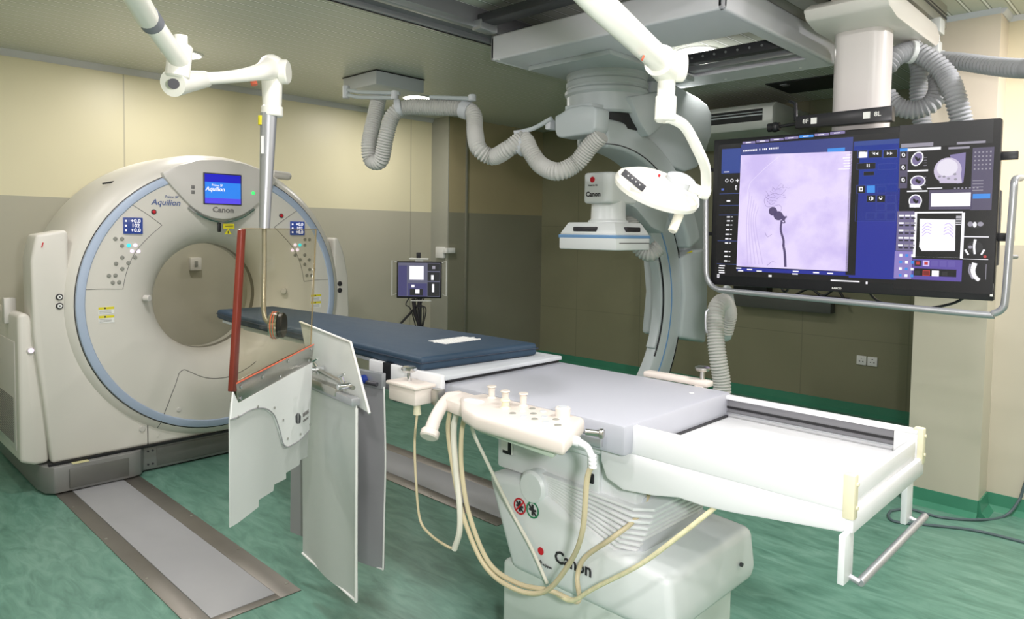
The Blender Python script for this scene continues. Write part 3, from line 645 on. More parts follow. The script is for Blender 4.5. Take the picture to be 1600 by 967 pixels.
for p in ((0.982,2.137,1.061), (1.094,2.233,1.057), (1.201,2.324,1.018), (1.263,2.378,0.952), (1.296,2.407,0.87), (1.397,2.493,0.849), (1.479,2.564,0.858)): cyl(b, p, Vector(p)-sn*.003, .0045, 10)
obj('snap_button', b, M_steel, ap, kind='stuff')
sx = (Vector((1.468,2.565,0.895))-Vector((1.413,2.517,0.901))).normalized(); sx.z = 0
sl = Vector((sx.x,sx.y,0)).normalized()
b = NB()
slab(b, [(1.36,2.462,0.933), (1.376,2.475,0.941), (1.378,2.477,0.897), (1.363,2.464,0.907)], sn, .002); slab(b, [(1.386,2.484,0.937), (1.402,2.497,0.919), (1.399,2.495,0.894), (1.385,2.483,0.895)], sn, .002)
obj('shield_emblem', b, M_dark, ap)
text('shield_lettering', 'MAVIG', .022, (1.445,2.535,0.915), sl, ZA, M_inkg, ap, .02)
text('shield_lettering', 'GERMANY', .013, (1.445,2.535,0.891), sl, ZA, M_inkg, ap)
# arm
b = NB(); Pm = Vector((0.49,1.699,2.263)); ball(b, Pm, .055); cyl(b, Pm-Vector((0,0,.05)), (Pm.x,Pm.y,CEIL-.03), .042, 24); lathe(b, [(0,CEIL-.03),(.14,CEIL-.03),(.15,CEIL-.02),(.15,CEIL),(0,CEIL)], (Pm.x,Pm.y,0), (0,0,1), 32); obj('ceiling_mount', b, M_lampw, sh)
b = NB(); tube(b, [(0.49,1.699,2.263), (0.731,2.139,2.236)], .031, 20, sm=False); obj('upper_arm', b, M_lampw, sh)
b = NB(); tube(b, [(0.718,2.118,2.243), (0.747,2.151,2.228)], .0325, 20, sm=False); obj('arm_band', b, mat('grey arm band', srgb(120,122,128), .4), sh)
b = NB(); tube(b, [(0.738,2.147,2.239), (0.877,2.3,2.171)], .028, 20, sm=False); obj('upper_arm', b, M_lampw, sh)
b = NB(); cyl(b, (0.885,2.31,2.226), (0.874,2.314,2.121), .036, 24, r1=.036, bv=.006); obj('elbow_joint', b, M_lampw, sh)
b = NB(); Pj = (0.885,2.31,2.226); cyl(b, (Pj[0],Pj[1],Pj[2]-.005), (Pj[0],Pj[1],Pj[2]+.028), .02, 20); obj('joint_cap', b, M_lampw, sh)
b = NB(); tube(b, [(0.86,2.313,2.103), (0.916,2.357,2.122), (1.015,2.446,2.159)], lambda t: .042-.014*t, 20, sm=False); obj('knuckle', b, M_lampw, sh)
b = NB(); cyl(b, (0.847,2.268,2.093), (0.838,2.249,2.089), .016, 18); obj('joint_plug', b, M_dark, sh)
b = NB(); tube(b, [(0.986,2.417,2.15), (1.136,2.466,2.193), (1.23,2.487,2.226), (1.293,2.539,2.256)], lambda t: .020+.022*t*t, 18); obj('lower_arm', b, M_lampw, sh)
b = NB(); ball(b, (1.321,2.568,2.268), .052); Pe=Vector((1.321,2.567,2.255)); cyl(b, Pe, Pe-Vector((0,0,.16)), .040, 24, r1=.034); cyl(b, Pe-Vector((0,0,.13)), Pe-Vector((0,0,.17)), .040, 24, bv=.004); cyl(b, Pe+Vector((.02,-.02,0)), Pe+Vector((.045,-.045,0)), .046, 24, bv=.006); obj('end_joint', b, M_lampw, sh)
b = NB(); cyl(b, (1.214,2.501,2.193), (1.217,2.497,2.179), .012, 12); obj('orange_lock', b, M_orange, sh)
b = NB(); R0 = Vector((1.308,2.569,2.094)); R1 = Vector((1.285,2.562,1.655)); cyl(b, R0, R1, .031, 24, r1=.020); obj('rod_sleeve', b, M_alu, sh)
b = NB(); cyl(b, R0+Vector((-.028,.005,-.01)), R0+Vector((-.028,.005,-.045)), .012, 12); obj('yellow_tag', b, M_yellow, sh)
b = NB(); slab(b, [(1.269,2.553,2.005), (1.267,2.55,1.938), (1.274,2.543,1.938), (1.276,2.546,2.005)], (.7,.7,0), .004); obj('rod_label', b, M_label, sh)
b = NB(); tube(b, [R1+Vector((0,0,.02)), (1.29,2.575,1.5), (1.285,2.57,1.376), (1.286,2.566,1.322), (1.291,2.551,1.298), (1.306,2.528,1.287)], .0095, 14, n=6); obj('support_rod', b, mat('brass grey rod', srgb(182,178,168), .3, .6), sh)
dr = Vector((.72,-.69,0)); dc = Vector((1.315,2.505,1.286))
b = NB(); cyl(b, dc-dr*.03, dc+dr*.0, .052, 32, bv=.004); obj('mount_hub', b, M_chrome, sh)
b = NB(); cyl(b, dc, dc+dr*.02, .048, 32, bv=.004); obj('mount_flange', b, M_black, sh)
b = NB(); cyl(b, dc-dr*.022, dc-dr*.018, .053, 32); cyl(b, dc-dr*.012, dc-dr*.009, .053, 32); obj('hub_ring', b, M_orange, sh)

# ------------------------------------------------------------------ table-side lead curtains
lc = thing('lead_curtain', 'pale lead curtain hanging from a steel bar with a clipped upper flap', 'lead curtain', (1.55,2.5,.2), 'lead curtains on the table side')
cd = Vector((1.543,2.74,0.225))-Vector((1.484,2.252,0.207)); cd.z = 0; cd.normalize(); cn = Vector((cd.y,-cd.x,0))
A = Vector((1.513,2.278,0.981)); L = 0.52
def curt(b, A, cd, L, z0, z1, n=16, t=.006, wav=.006, ph=0):
    c = Vector((cd.y,-cd.x,0)); rows = []
    for s in (-1,1):
        g_ = []
        for i in range(n+1):
            for j in range(13):
                x = L*i/n; z = z0+(z1-z0)*j/12; f = (z1-z)/(z1-z0)
                o = wav*math.sin(x*14+ph+f*1.2)*f
                g_.append(b.verts.new(Vector((A.x,A.y,0))+cd*x+c*(o+s*t/2)+Vector((0,0,z))))
        rows.append(g_)
    for s,g_ in enumerate(rows):
        for i in range(n):
            for j in range(12):
                q = [g_[i*13+j],g_[(i+1)*13+j],g_[(i+1)*13+j+1],g_[i*13+j+1]]
                b.faces.new(q if s else q[::-1])
    a_,c_ = rows
    for i in range(n):
        b.faces.new((a_[i*13],a_[(i+1)*13],c_[(i+1)*13],c_[i*13])); b.faces.new((a_[i*13+12],c_[i*13+12],c_[(i+1)*13+12],a_[(i+1)*13+12]))
    for j in range(12):
        b.faces.new((a_[j],c_[j],c_[j+1],a_[j+1])); k = n*13; b.faces.new((a_[k+j],a_[k+j+1],c_[k+j+1],c_[k+j]))
    bmesh.ops.recalc_face_normals(b, faces=b.faces)
b = NB(); curt(b, A, cd, L, .21, A.z); obj('curtain', b, M_lead, lc)
b = NB(); tube(b, [A+Vector((0,0,-.01)), (A.x,A.y,.215), A+cd*L*.0+Vector((0,0,.21-A.z))], .006, 8, sm=False); tube(b, [(A.x,A.y,.213), Vector((A.x,A.y,.213))+cd*L], .005, 8, sm=False); obj('hem', b, M_hem, lc)
up3 = Vector((0,0,1))
b = NB(); slab(b, [A-cn*.02+up3*.0, A-cn*.02+up3*.03, A-cn*.02+up3*.03+cd*.56, A-cn*.02+cd*.56], cn, .035, .003); obj('hanging_bar', b, M_alu, lc)
b = NB(); slab(b, [A-cn*.024+up3*.012+cd*.14, A-cn*.024+up3*.045+cd*.14, A-cn*.024+up3*.045+cd*.58, A-cn*.024+up3*.012+cd*.58], cn, .04, .002); obj('clamp_bar', b, M_steel, lc)
fl_ = NB(); slab(fl_, [(1.584,2.828,1.245), (1.582,2.424,1.202), (1.535,2.224,0.958), (1.56,2.693,1.015)], cn, .006, .001); ff = obj('upper_flap', fl_, M_lead, lc)
b = NB(); tube(b, [(1.584,2.828,1.245), (1.582,2.424,1.202), (1.535,2.224,0.958)], .0055, 8, sm=False); obj('flap_hem', b, M_hem, ff)
b = NB(); tube(b, [(1.542,2.658,1.077), (1.517,2.306,1.045)], .009, 10, sm=False); obj('flap_rail', b, M_steel, lc)
for p,q in (((1.535,2.593,1.074), (1.524,2.606,1.103)), ((1.5,2.338,1.05), (1.491,2.351,1.082))):
    b = NB(); tube(b, [Vector(p)+Vector((0,0,-.02)), p, q], .007, 10, sm=False); cyl(b, Vector(p)-cn*-.02, Vector(p)-cn*.03, .012, 14); tube(b, [Vector(q)+cd*.02, Vector(q)-cd*.03+Vector((0,0,.02))], .005, 8, sm=False); obj('toggle_clamp', b, M_chrome, lc)
lg = thing('lead_curtain', 'grey lead curtain hanging from the table behind the clipped one', 'lead curtain', (1.70,2.6,.25), 'lead curtains on the table side')
B0 = Vector((1.705,2.368,1.012)); cd2 = Vector((-.12,.99,0)).normalized()
b = NB(); curt(b, B0, cd2, .62, .24, B0.z, ph=1.5, wav=.010); obj('curtain', b, M_leadG, lg)
b = NB(); tube(b, [B0, B0+Vector((.006,-.004,-.3)), B0+Vector((.004,0,-.55)), (B0.x,B0.y,.242)], .004, 8); tube(b, [(B0.x,B0.y,.242), Vector((B0.x,B0.y,.242))+cd2*.62], .004, 8, sm=False); obj('hem', b, M_hem, lg)
b = NB(); c2 = Vector((cd2.y,-cd2.x,0)); slab(b, [B0-c2*.012-up3*.01, B0-c2*.012+up3*.055, B0-c2*.012+up3*.055+cd2*.62, B0-c2*.012-up3*.01+cd2*.62], c2, .022, .002); obj('hanging_bar', b, M_alu, lg)
b = NB(); cyl(b, B0-c2*.012+cd2*.10+up3*.02, B0-c2*.05+cd2*.10+up3*.02, .020, 16, bv=.004); obj('blue_knob', b, M_bluek, lg)
b = NB(); tube(b, [B0-c2*.02+cd2*.02+up3*.01, B0-c2*.02+cd2*.2+up3*.01], .009, 10, sm=False); cyl(b, B0-c2*.012+cd2*.14+up3*.03, B0-c2*.04+cd2*.14+up3*.03, .014, 14, bv=.003); obj('bar_latch', b, M_dark, lg)

# ------------------------------------------------------------------ surgical lamp
lp = thing('surgical_lamp', 'small white oval surgical lamp with light handle hanging from a jointed ceiling arm', 'surgical lamp', (2.08,1.32,1.7))
b = NB(); Pm = Vector((1.134,1.032,2.276)); ball(b, Pm, .055); cyl(b, Pm-Vector((0,0,.05)), (Pm.x,Pm.y,CEIL-.03), .042, 24); lathe(b, [(0,CEIL-.03),(.14,CEIL-.03),(.15,CEIL-.02),(.15,CEIL),(0,CEIL)], (Pm.x,Pm.y,0), (0,0,1), 32); obj('ceiling_mount', b, M_lampw, lp)
b = NB(); tube(b, [(1.134,1.032,2.276), (1.367,1.045,2.201), (1.819,1.15,2.159)], .036, 22, sm=False); obj('spring_arm', b, M_lampw, lp)
b = NB(); tube(b, [(1.787,1.141,2.159), (1.847,1.15,2.149)], .047, 22, sm=False); ball(b, (1.848,1.148,2.149), .046); q = Vector((1.854,1.143,2.153)); cyl(b, q-Vector((.03,-.03,0)), q+Vector((.03,-.03,0)), .045, 26, bv=.006); obj('elbow_joint', b, M_lampw, lp)
b = NB(); cyl(b, (1.845,1.15,2.126), (1.84,1.149,2.046), .026, 22); cyl(b, (1.842,1.149,2.065), (1.837,1.148,1.989), .031, 22, bv=.004); obj('swivel_sleeve', b, M_lampw, lp)
b = NB(); tube(b, [(1.836,1.15,2), (1.864,1.136,1.998), (1.916,1.123,1.977), (1.996,1.122,1.911), (2.063,1.136,1.869), (2.118,1.162,1.826), (2.136,1.171,1.796)], .0165, 16, n=6); obj('curved_yoke', b, M_lampw, lp)
b = NB(); cyl(b, (2.114,1.18,1.797), (2.134,1.158,1.791), .023, 20, bv=.004); cyl(b, (2.108,1.215,1.813), (2.126,1.182,1.798), .017, 16); obj('pivot_joint', b, M_lampw, lp)
hc = Vector((2.093,1.332,1.807))
ax = Vector((2.159,1.342,1.887))-hc
# oval head: lathe squashed, tilted
hx = (Vector((2.137,1.196,1.75))-Vector((2,1.432,1.862))).normalized()      # long axis
tocam = (Vector((0,0,1.65))-hc).normalized(); pa = (tocam-hx*tocam.dot(hx)).normalized(); pc = hx.cross(pa)
if pc.z < 0: pc = -pc
hz2 = (pa*.33+pc*math.sqrt(1-.33**2)).normalized(); hy2 = hz2.cross(hx).normalized()
Mh = Matrix(((hx.x,hy2.x,hz2.x,hc.x),(hx.y,hy2.y,hz2.y,hc.y),(hx.z,hy2.z,hz2.z,hc.z),(0,0,0,1)))
b = NB(); lathe(b, [(0,-.022),(.135,-.022),(.148,-.016),(.152,0),(.146,.014),(.11,.034),(.06,.045),(0,.048)], (0,0,0), (0,0,1), 48)
bmesh.ops.transform(b, matrix=Mh@Matrix.Diagonal((1.0,.92,1,1)), verts=b.verts); head = obj('lamp_head', b, M_lampw, lp)
b = NB(); lathe(b, [(0,-.0225),(.125,-.0225),(.122,-.025),(0,-.025)], (0,0,0), (0,0,1), 48); bmesh.ops.transform(b, matrix=Mh@Matrix.Diagonal((1.0,.92,1,1)), verts=b.verts); obj('lamp_lens', b, mat('frosted lens', srgb(236,236,230), .3), head)
b = NB(); lathe(b, [(0,.0),(.05,.0),(.05,.05),(.03,.06),(0,.062)], (.06,.03,.01), (0,0,1), 24); bmesh.ops.transform(b, matrix=Mh, verts=b.verts); obj('head_hub', b, M_cgrey, head)
b = NB(); cyl(b, (2.091,1.241,1.725), (2.054,1.246,1.663), .0165, 20, r1=.015, bv=.003); obj('sterile_handle', b, mat('handle ivory', srgb(226,222,206), .4), lp)
b = NB(); c0 = Vector((1.936,1.322,1.828))
box(b, -.045,.045,-.0125,.0125,-.002,.002,.0018); 
hd_dir = (Vector((1.96,1.296,1.797))-Vector((1.915,1.346,1.85))).normalized(); nn = Vector((-.62,-.70,.30)).normalized(); yy = nn.cross(hd_dir).normalized(); nn = hd_dir.cross(yy)
Mk = Matrix(((hd_dir.x,yy.x,nn.x,c0.x),(hd_dir.y,yy.y,nn.y,c0.y),(hd_dir.z,yy.z,nn.z,c0.z),(0,0,0,1)))
bmesh.ops.transform(b, matrix=Mk, verts=b.verts); pd = obj('lamp_keypad', b, M_dark, head)
b = NB()
for k in (-.024,-.008,.008,.024): cyl(b, Mk@Vector((k,0,.002)), Mk@Vector((k,0,.003)), .0022, 10)
obj('keypad_dot', b, M_label, pd, kind='stuff')
b = NB(); q = Vector((2.063,1.308,1.848)); cyl(b, q, q+hz2*.008, .004, 12); obj('red_mark', b, M_red, head)
b = NB(); cyl(b, (1.624,1.091,2.128), (1.627,1.087,2.126), .008, 12); obj('orange_lock', b, M_orange, lp)

# ------------------------------------------------------------------ ceiling rails, C-arm unit
def ceiling_rail(x0, x1, y0, y1, label, z=2.86):
    t = thing('ceiling_rail', label, 'ceiling rail', ((x0+x1)/2, (y0+y1)/2, z), 'ceiling rails of the x-ray unit')
    b = NB(); box(b, x0,x1,y0,y1,z+.03,CEIL+.002,.004); obj('rail_body', b, M_mid, t)
    b = NB(); box(b, x0,x1,y0,y0+.05,z,z+.035,.003); box(b, x0,x1,y1-.05,y1,z,z+.035,.003); obj('rail_track', b, M_alu, t)
    b = NB(); box(b, x0,x1,y0+.055,y0+.075,z+.02,z+.032); box(b, x0,x1,y1-.03,y1-.02,z-.004,z+.001); obj('rail_groove', b, M_black, t)
ceiling_rail(.2, 4.6, 3.10, 3.34, 'long grey ceiling rail running behind the big white carriage')
ceiling_rail(.2, 4.6, 1.78, 1.92, 'grey ceiling rail above the near end of the big white carriage')
CB = 2.70
ca = thing('c_arm_unit', 'grey ceiling-mounted C-arm x-ray unit with big white carriage and flat detector', 'x-ray machine', (3.7,2.4,CB))
X0,X1,Y0,Y1 = 3.035,4.50,1.60,3.14
b = NB()
# frame-like carriage with an opening on the right side
for (a,b1,c,d) in ((X0+.03,3.48,Y0+.03,Y1-.03),(4.23,X1-.03,Y0+.03,Y1-.03),(3.48,4.23,Y0+.03,1.69),(3.48,4.23,2.42,Y1-.03)):
    box(b, a,b1,c,d,CB,CB+.012)
prism(b, [(X0,Y0),(X1,Y0),(X1,Y1),(X0,Y1)], 'z', CB+.001, CB+.002) if False else None
def wallbox(b, x0,x1,y0,y1): box(b, x0,x1,y0,y1,CB-.001,CB+.15,.014,seg=3)
wallbox(b, X0,X0+.04,Y0,Y1); wallbox(b, X1-.04,X1,Y0,Y1); wallbox(b, X0,X1,Y0,Y0+.04); wallbox(b, X0,X1,Y1-.04,Y1)
car = obj('carriage', b, mat('carriage white', srgb(226,226,232), .35), ca)
b = NB(); box(b, X0+.04,3.46,Y0+.04,Y1-.04,CB+.10,CB+.13); box(b, 3.46,X1-.04,2.44,Y1-.04,CB+.10,CB+.13); obj('carriage_top', b, M_cgrey, car)
b = NB(); box(b, 3.95,4.02,1.70,2.415,CB+.02,CB+.08,.004); obj('cross_beam', b, M_dark, car)
b = NB(); box(b, 4.13,4.2,1.70,2.415,CB+.015,CB+.05,.004); obj('cross_beam', b, M_alu, car, 'pale aluminium beam')
b = NB(); box(b, 2.87,2.98,1.66,3.08,2.88,2.93,.004); obj('support_beam', b, M_dark, ca, 'black beam running between the ceiling rails')
b = NB(); box(b, 2.86,3.0,3.04,3.12,2.84,2.90,.01); obj('beam_bracket', b, M_alu, ca)
b = NB()
for k in range(9): cyl(b, (3.951,1.76+k*.075,CB+.05),(3.944,1.76+k*.075,CB+.05), .007, 10)
obj('beam_bolt', b, M_alu, car, kind='stuff')
b = NB(); box(b, 3.28,4.22,2.42,3.05,CB-.03,CB+.0,.006); obj('slewing_plate', b, M_armgrey, ca)
for x,y in ((4.42,1.80),(4.42,2.3),(X0+.02,3.08)):
    b = NB(); cyl(b, (x,y,CB),(x,y,CB-.003),.008,12); obj('cover_screw', b, M_label, car)
tc = (3.73,2.77)
b = NB(); lathe(b, [(0,2.675),(0.257,2.675),(0.261,2.665),(0.261,2.645),(0.255,2.64),(0.255,2.625),(0.264,2.615),(0.264,2.59),(0.257,2.582),(0.257,2.572),(0.270,2.56),(0.270,2.54),(0.257,2.525),(0.255,2.42),(0.243,2.405),(0,2.405)], (*tc,0), (0,0,1), 64); obj('turntable', b, M_armgrey, ca)
b = NB(); lathe(b, [(0,2.41),(.22,2.41),(.22,2.31),(0,2.31)], (*tc,0), (0,0,1), 40); obj('dark_joint', b, M_armdark, ca)
cx, cz = 3.546, 1.181
def ring(r0, r1, a0, a1, n=40):
    o_ = [(cx+r1*math.cos(math.radians(a0+(a1-a0)*k/n)), cz+r1*math.sin(math.radians(a0+(a1-a0)*k/n))) for k in range(n+1)]
    i_ = [(cx+r0*math.cos(math.radians(a1-(a1-a0)*k/n)), cz+r0*math.sin(math.radians(a1-(a1-a0)*k/n))) for k in range(n+1)]
    return o_+i_
b = NB(); prism(b, ring(.735,.99,-82,56), 'y', 2.65, 2.74, .02, seg=2); obj('c_arm', b, M_armgrey, ca)
b = NB(); prism(b, ring(.833,.843,-80,55), 'y', 2.646, 2.652); obj('blue_stripe', b, M_blue, ca)
b = NB(); prism(b, ring(.990,1.025,-60,58), 'y', 2.67, 2.76, .004); obj('bearing_track', b, M_steel, ca)
b = NB(); prism(b, ring(.997,1.012,-60,58), 'y', 2.666, 2.765); obj('track_groove', b, M_dark, ca)
b = NB(); prism(b, ring(.716,.738,-26,24), 'y', 2.66, 2.73, .006); obj('inner_guard', b, M_armgrey, ca)
b = NB(); prism(b, ring(.738,.7405,-30,30), 'y', 2.6475, 2.66); prism(b, ring(.976,.979,-30,30), 'y', 2.6475, 2.66); obj('joint_line', b, M_black, ca)
# holder: curved shoulder under the turntable sweeping down to the right
b = NB(); prism(b, ring(.995,1.17,22,95), 'y', 2.56, 2.80, .03, seg=3); obj('shoulder', b, M_armgrey, ca)
b = NB(); prism(b, ring(1.015,1.02,60,100), 'y', 2.557, 2.562); obj('shoulder_line', b, M_ink, ca)
b = NB(); prism(b, [(4.032,2.62,2.676)[::2], (4.254,2.62,2.699)[::2], (4.638,2.62,2.652)[::2], (4.771,2.62,2.62)[::2], (4.842,2.62,2.559)[::2], (4.841,2.62,2.398)[::2], (4.736,2.62,2.218)[::2], (4.647,2.62,2.146)[::2], (4.487,2.62,2.106)[::2], (4.255,2.62,2.134)[::2], (4.053,2.62,2.194)[::2], (3.898,2.62,2.284)[::2]], 'y', 2.62, 2.94, .018, seg=3, ang=20); obj('side_cover', b, M_armgrey, ca)
b = NB(); prism(b, [(3.606,2.5,2.493)[::2], (4.038,2.5,2.599)[::2], (4.055,2.5,2.394)[::2], (3.826,2.5,2.27)[::2], (3.715,2.5,2.353)[::2]], 'y', 2.50, 2.9, .02, seg=2, ang=20); obj('holder_cheek', b, M_armgrey, ca)
b = NB(); prism(b, [(4.542,2.7,1.966)[::2], (4.895,2.7,1.985)[::2], (4.95,2.7,1.52)[::2], (4.636,2.7,1.523)[::2]], 'y', 2.70, 2.95, .02); obj('upper_link', b, M_armgrey, ca)
b = NB(); prism(b, [(4.465,2.62,1.496)[::2], (4.57,2.62,1.536)[::2], (4.802,2.62,1.558)[::2], (4.859,2.62,1.233)[::2], (4.851,2.62,0.839)[::2], (4.476,2.62,0.915)[::2], (4.514,2.62,1.227)[::2]], 'y', 2.62, 2.96, .025, seg=3); obj('lower_cover', b, M_armgrey, ca)
b = NB(); slab(b, [(4.499,2.61,1.523), (4.588,2.61,1.545), (4.589,2.61,1.531)], (0,1,0), .004); obj('yellow_wedge', b, M_yellow, ca)
# junction box and cheek at the left of the shoulder
b = NB(); prism(b, [(2.495,2.37),(2.52,2.39),(2.60,2.405),(2.70,2.40),(2.76,2.375),(2.81,2.36),(2.805,2.27),(2.79,2.235),(2.75,2.225),(2.53,2.235),(2.50,2.26)], 'x', 3.26, 3.40, .015, seg=3, ang=20); box(b, 3.3,3.42,2.56,2.76,2.39,2.42,.004); jb = obj('junction_box', b, M_armgrey, ca)
b = NB(); box(b, 3.28,3.36,2.86,2.90,2.29,2.35,.005); obj('box_socket', b, M_cgrey, jb)
# detector
DX0,DX1,DY0,DY1 = 3.43,3.79,2.455,2.90
b = NB(); box(b, DX0,DX1,DY0,DY1,1.555,1.655,.012); 
bb = NB(); bmesh.ops.create_cube(bb, size=1)
for v in bb.verts:
    s = .80 if v.co.z > 0 else .985
    v.co = Vector(((DX0+DX1)/2+v.co.x*(DX1-DX0)*s, (DY0+DY1)/2+v.co.y*(DY1-DY0)*s, 1.6525 if v.co.z < 0 else 1.725))
bev(bb, .008); merge(b, bb); det = obj('detector_housing', b, M_whiteC, ca)
b = NB(); box(b, DX0-.002,DX1+.002,DY0-.002,DY1+.002,1.628,1.648,.003); obj('blue_band', b, M_blue, det)
b = NB(); box(b, DX0+.003,DX0+.03,2.61,2.79,1.668,1.697,.006); box(b, 3.54,3.69,DY0+.004,DY0+.03,1.668,1.697,.006); obj('detector_keypad', b, M_ink, det)
b = NB(); box(b, DX0+.03,DX1-.01,DY0-.002,DY0+.004,1.597,1.602,.001); obj('grid_slot', b, M_black, det)
nx, ny = 3.59, 2.635
b = NB(); lathe(b, [(0,1.70),(.125,1.72),(.125,1.735),(.112,1.742),(.108,1.75),(.105,1.86),(0,1.86)], (nx,ny,0), (0,0,1), 40); obj('detector_neck', b, M_whiteC, det)
b = NB(); prism(b, [(3.455,2.73),(3.455,2.57),(3.48,2.53),(3.75,2.53),(3.75,2.73)], 'z', 1.84, 2.03, .02, seg=3, ang=20); hs = obj('detector_drive', b, M_whiteC, ca)
b = NB(); prism(b, [(3.60,2.02),(3.75,2.02),(4.02,1.90),(4.16,1.80),(4.10,1.66),(3.94,1.70),(3.75,1.82),(3.60,1.85)], 'y', 2.54, 2.74, .02, seg=2, ang=20); arm_ = obj('detector_arm', b, M_armgrey, ca)
b = NB(); box(b, 3.53,3.66,2.526,2.534,1.955,2.015,.002); obj('drive_window', b, M_dark, hs)
b = NB(); cyl(b, (3.456,2.66,1.985),(3.4535,2.66,1.985), .018, 24); obj('red_dot', b, M_red, hs)
text('maker_lettering', 'Canon', .042, (3.4535,2.652,1.895), (0,-1,0), ZA, M_ink, hs, .028)
text('small_print', 'Made for life', .014, (3.4535,2.655,1.95), (0,-1,0), ZA, M_ink, hs)
text('model_lettering', 'Alphenix', .055, (3.82,2.537,1.90), (1,0,-.06), ZA, M_inkg, arm_, .0, .25)
# x-ray tube under the table
b = NB(); box(b, 3.38,3.85,2.60,2.98,.22,.42,.03); box(b, 3.45,3.72,2.68,2.9,.42,.56,.02); obj('xray_tube', b, M_armgrey, ca)

# hoses
def hose_thing(name, label, pts, r, m, pitch=.018, grp=None, straps=()):
    b = NB(); hose(b, pts, r, pitch); o = obj(name, b, m, None, label, 'hose', grp); return o
h1 = hose_thing('cable_hose', 'long pale corrugated hose sagging in loops below the ceiling towards the C-arm', [(2.972,4.199,2.619), (2.913,4.175,2.442), (2.854,4.151,2.256), (2.861,4.136,2.145), (2.878,4.046,2.141), (2.876,3.986,2.289), (2.91,3.961,2.433), (2.978,3.895,2.495), (3.082,3.715,2.489), (3.183,3.537,2.475), (3.192,3.452,2.425), (3.161,3.404,2.312), (3.106,3.308,2.188), (3.167,3.241,2.136), (3.168,3.099,2.178), (3.233,3.036,2.236), (3.222,2.97,2.162), (3.229,2.884,2.068), (3.224,2.741,2.021), (3.3,2.666,2.072), (3.321,2.58,2.17), (3.329,2.503,2.232)], .056, M_hose, .017)
hr = thing('hose_bracket', 'white bracket bar carrying the sagging pale hose under the ceiling box', 'bracket', (2.996,3.883,2.583))
b = NB(); tube(b, [(2.865,4.457,2.672), (2.869,4.307,2.635), (2.981,3.972,2.6)], .014, 10, sm=False); tube(b, [(2.864,4.456,2.635), (2.868,4.306,2.598), (2.962,4.004,2.571)], .014, 10, sm=False); tube(b, [(3.06,3.743,2.558), (3.169,3.441,2.528)], .014, 10, sm=False); obj('bar', b, M_armgrey, hr)
for p_,q_ in (((2.866,4.459,2.699), (2.864,4.455,2.607)), ((2.963,4.006,2.619), (2.962,4.003,2.558)), ((3.169,3.442,2.554), (3.168,3.44,2.512))):
    b = NB(); cyl(b, p_, q_, .026, 16, bv=.004); obj('joint_knob', b, M_cgrey, hr)
b = NB(); tube(b, [(3.232,3.041,2.287), (3.267,2.976,2.305), (3.282,2.849,2.353)], .014, 10, n=6); obj('link_rod', b, M_armgrey, hr)
b = NB(); tube(b, [(3.192,3.08,2.271), (3.257,3.015,2.284)], .02, 10, sm=False); cyl(b, (3.213,3.082,2.181), (3.238,3.029,2.22), .063, 20, bv=.005); obj('hose_clip', b, M_cgrey, hr)
b = NB(); cyl(b, (3.174,3.547,2.474), (3.189,3.487,2.453), .062, 20, bv=.006); cyl(b, (2.927,3.948,2.486), (2.957,3.917,2.495), .062, 20, bv=.006); obj('hose_clip', b, M_cgrey, hr)
hose_thing('cable_hose', 'short corrugated hose curling behind the flat detector', [(3.87,2.663,1.805), (3.886,2.635,1.659), (3.907,2.607,1.563), (3.936,2.546,1.531), (3.977,2.505,1.574)], .055, M_hose, .017)
hose_thing('cable_hose', 'upright corrugated hose beside the lower C-arm cover, below the big monitor', [(3.935,2.009,1.068), (3.908,1.974,1.19), (3.814,1.961,1.265), (3.72,1.954,1.223), (3.686,1.937,1.099), (3.674,1.91,0.957), (3.686,1.888,0.812), (3.682,1.882,0.667)], .052, M_hose, .017)
b = NB(); prism(b, [(0,0),(.05,.03),(.09,.12),(.09,.26),(.05,.33),(0,.36)], 'x', -.03, .03, .02)
bmesh.ops.rotate(b, cent=(0,0,0), matrix=Matrix.Rotation(math.radians(135),3,'Z'), verts=b.verts); bmesh.ops.translate(b, vec=Vector((3.984,2.03,1.081))-Vector((0,0,.08)), verts=b.verts)
obj('hose_elbow_cover', b, M_armgrey, ca)
b = NB(); tube(b, [(3.644,1.962,1.235), (3.633,1.971,1.21), (3.631,1.968,1.13), (3.635,1.961,1.101)], .008, 8); obj('hose_loop', b, M_alu, ca)

# ceiling duct box
db = thing('ceiling_box', 'white rectangular cable box under the ceiling where the sagging hose begins', 'cable box', (3.62,5.1,2.85))
b = NB(); box(b, 3.42,3.92,4.88,5.37,2.86,CEIL,.006); obj('box_body', b, M_cgrey, db)
b = NB(); box(b, 3.415,3.925,4.875,5.375,2.968,2.976); obj('painted_shadow_gap', b, M_black, db)  # solid black strip, paints the shadow line below the ceiling

# ------------------------------------------------------------------ big monitor on its ceiling column
MC = Vector((3.598,1.252,1.778)); MA = .085
mr = Vector((math.sin(MA),-math.cos(MA),0)); mn = Vector((-math.cos(MA),-math.sin(MA),0))
MM = Matrix(((mr.x,0,mn.x,MC.x),(mr.y,0,mn.y,MC.y),(0,1,0,MC.z),(0,0,0,1)))
mo = thing('ceiling_monitor', 'large black flat screen hanging from a white ceiling column with tubular handle', 'monitor', tuple(MC-Vector((0,0,.4))))
W2,H2 = .644,.392
b = NB(); box(b, -W2,W2,-H2,H2,-.03,.022,.006,M=MM); fr_ = obj('bezel', b, M_black, mo)
b = NB(); box(b, -W2+.028,W2-.022,-H2+.052,H2-.028,.020,.0235,0,M=MM); scn = obj('screen', b, E_blk, fr_)
b = NB(); box(b, -W2+.1,W2-.1,-H2+.08,H2-.08,-.07,-.03,.01,M=MM); box(b, W2-.09,W2+.005,-.24,.09,-.085,-.028,.006,M=MM); obj('rear_housing', b, M_dark, fr_)
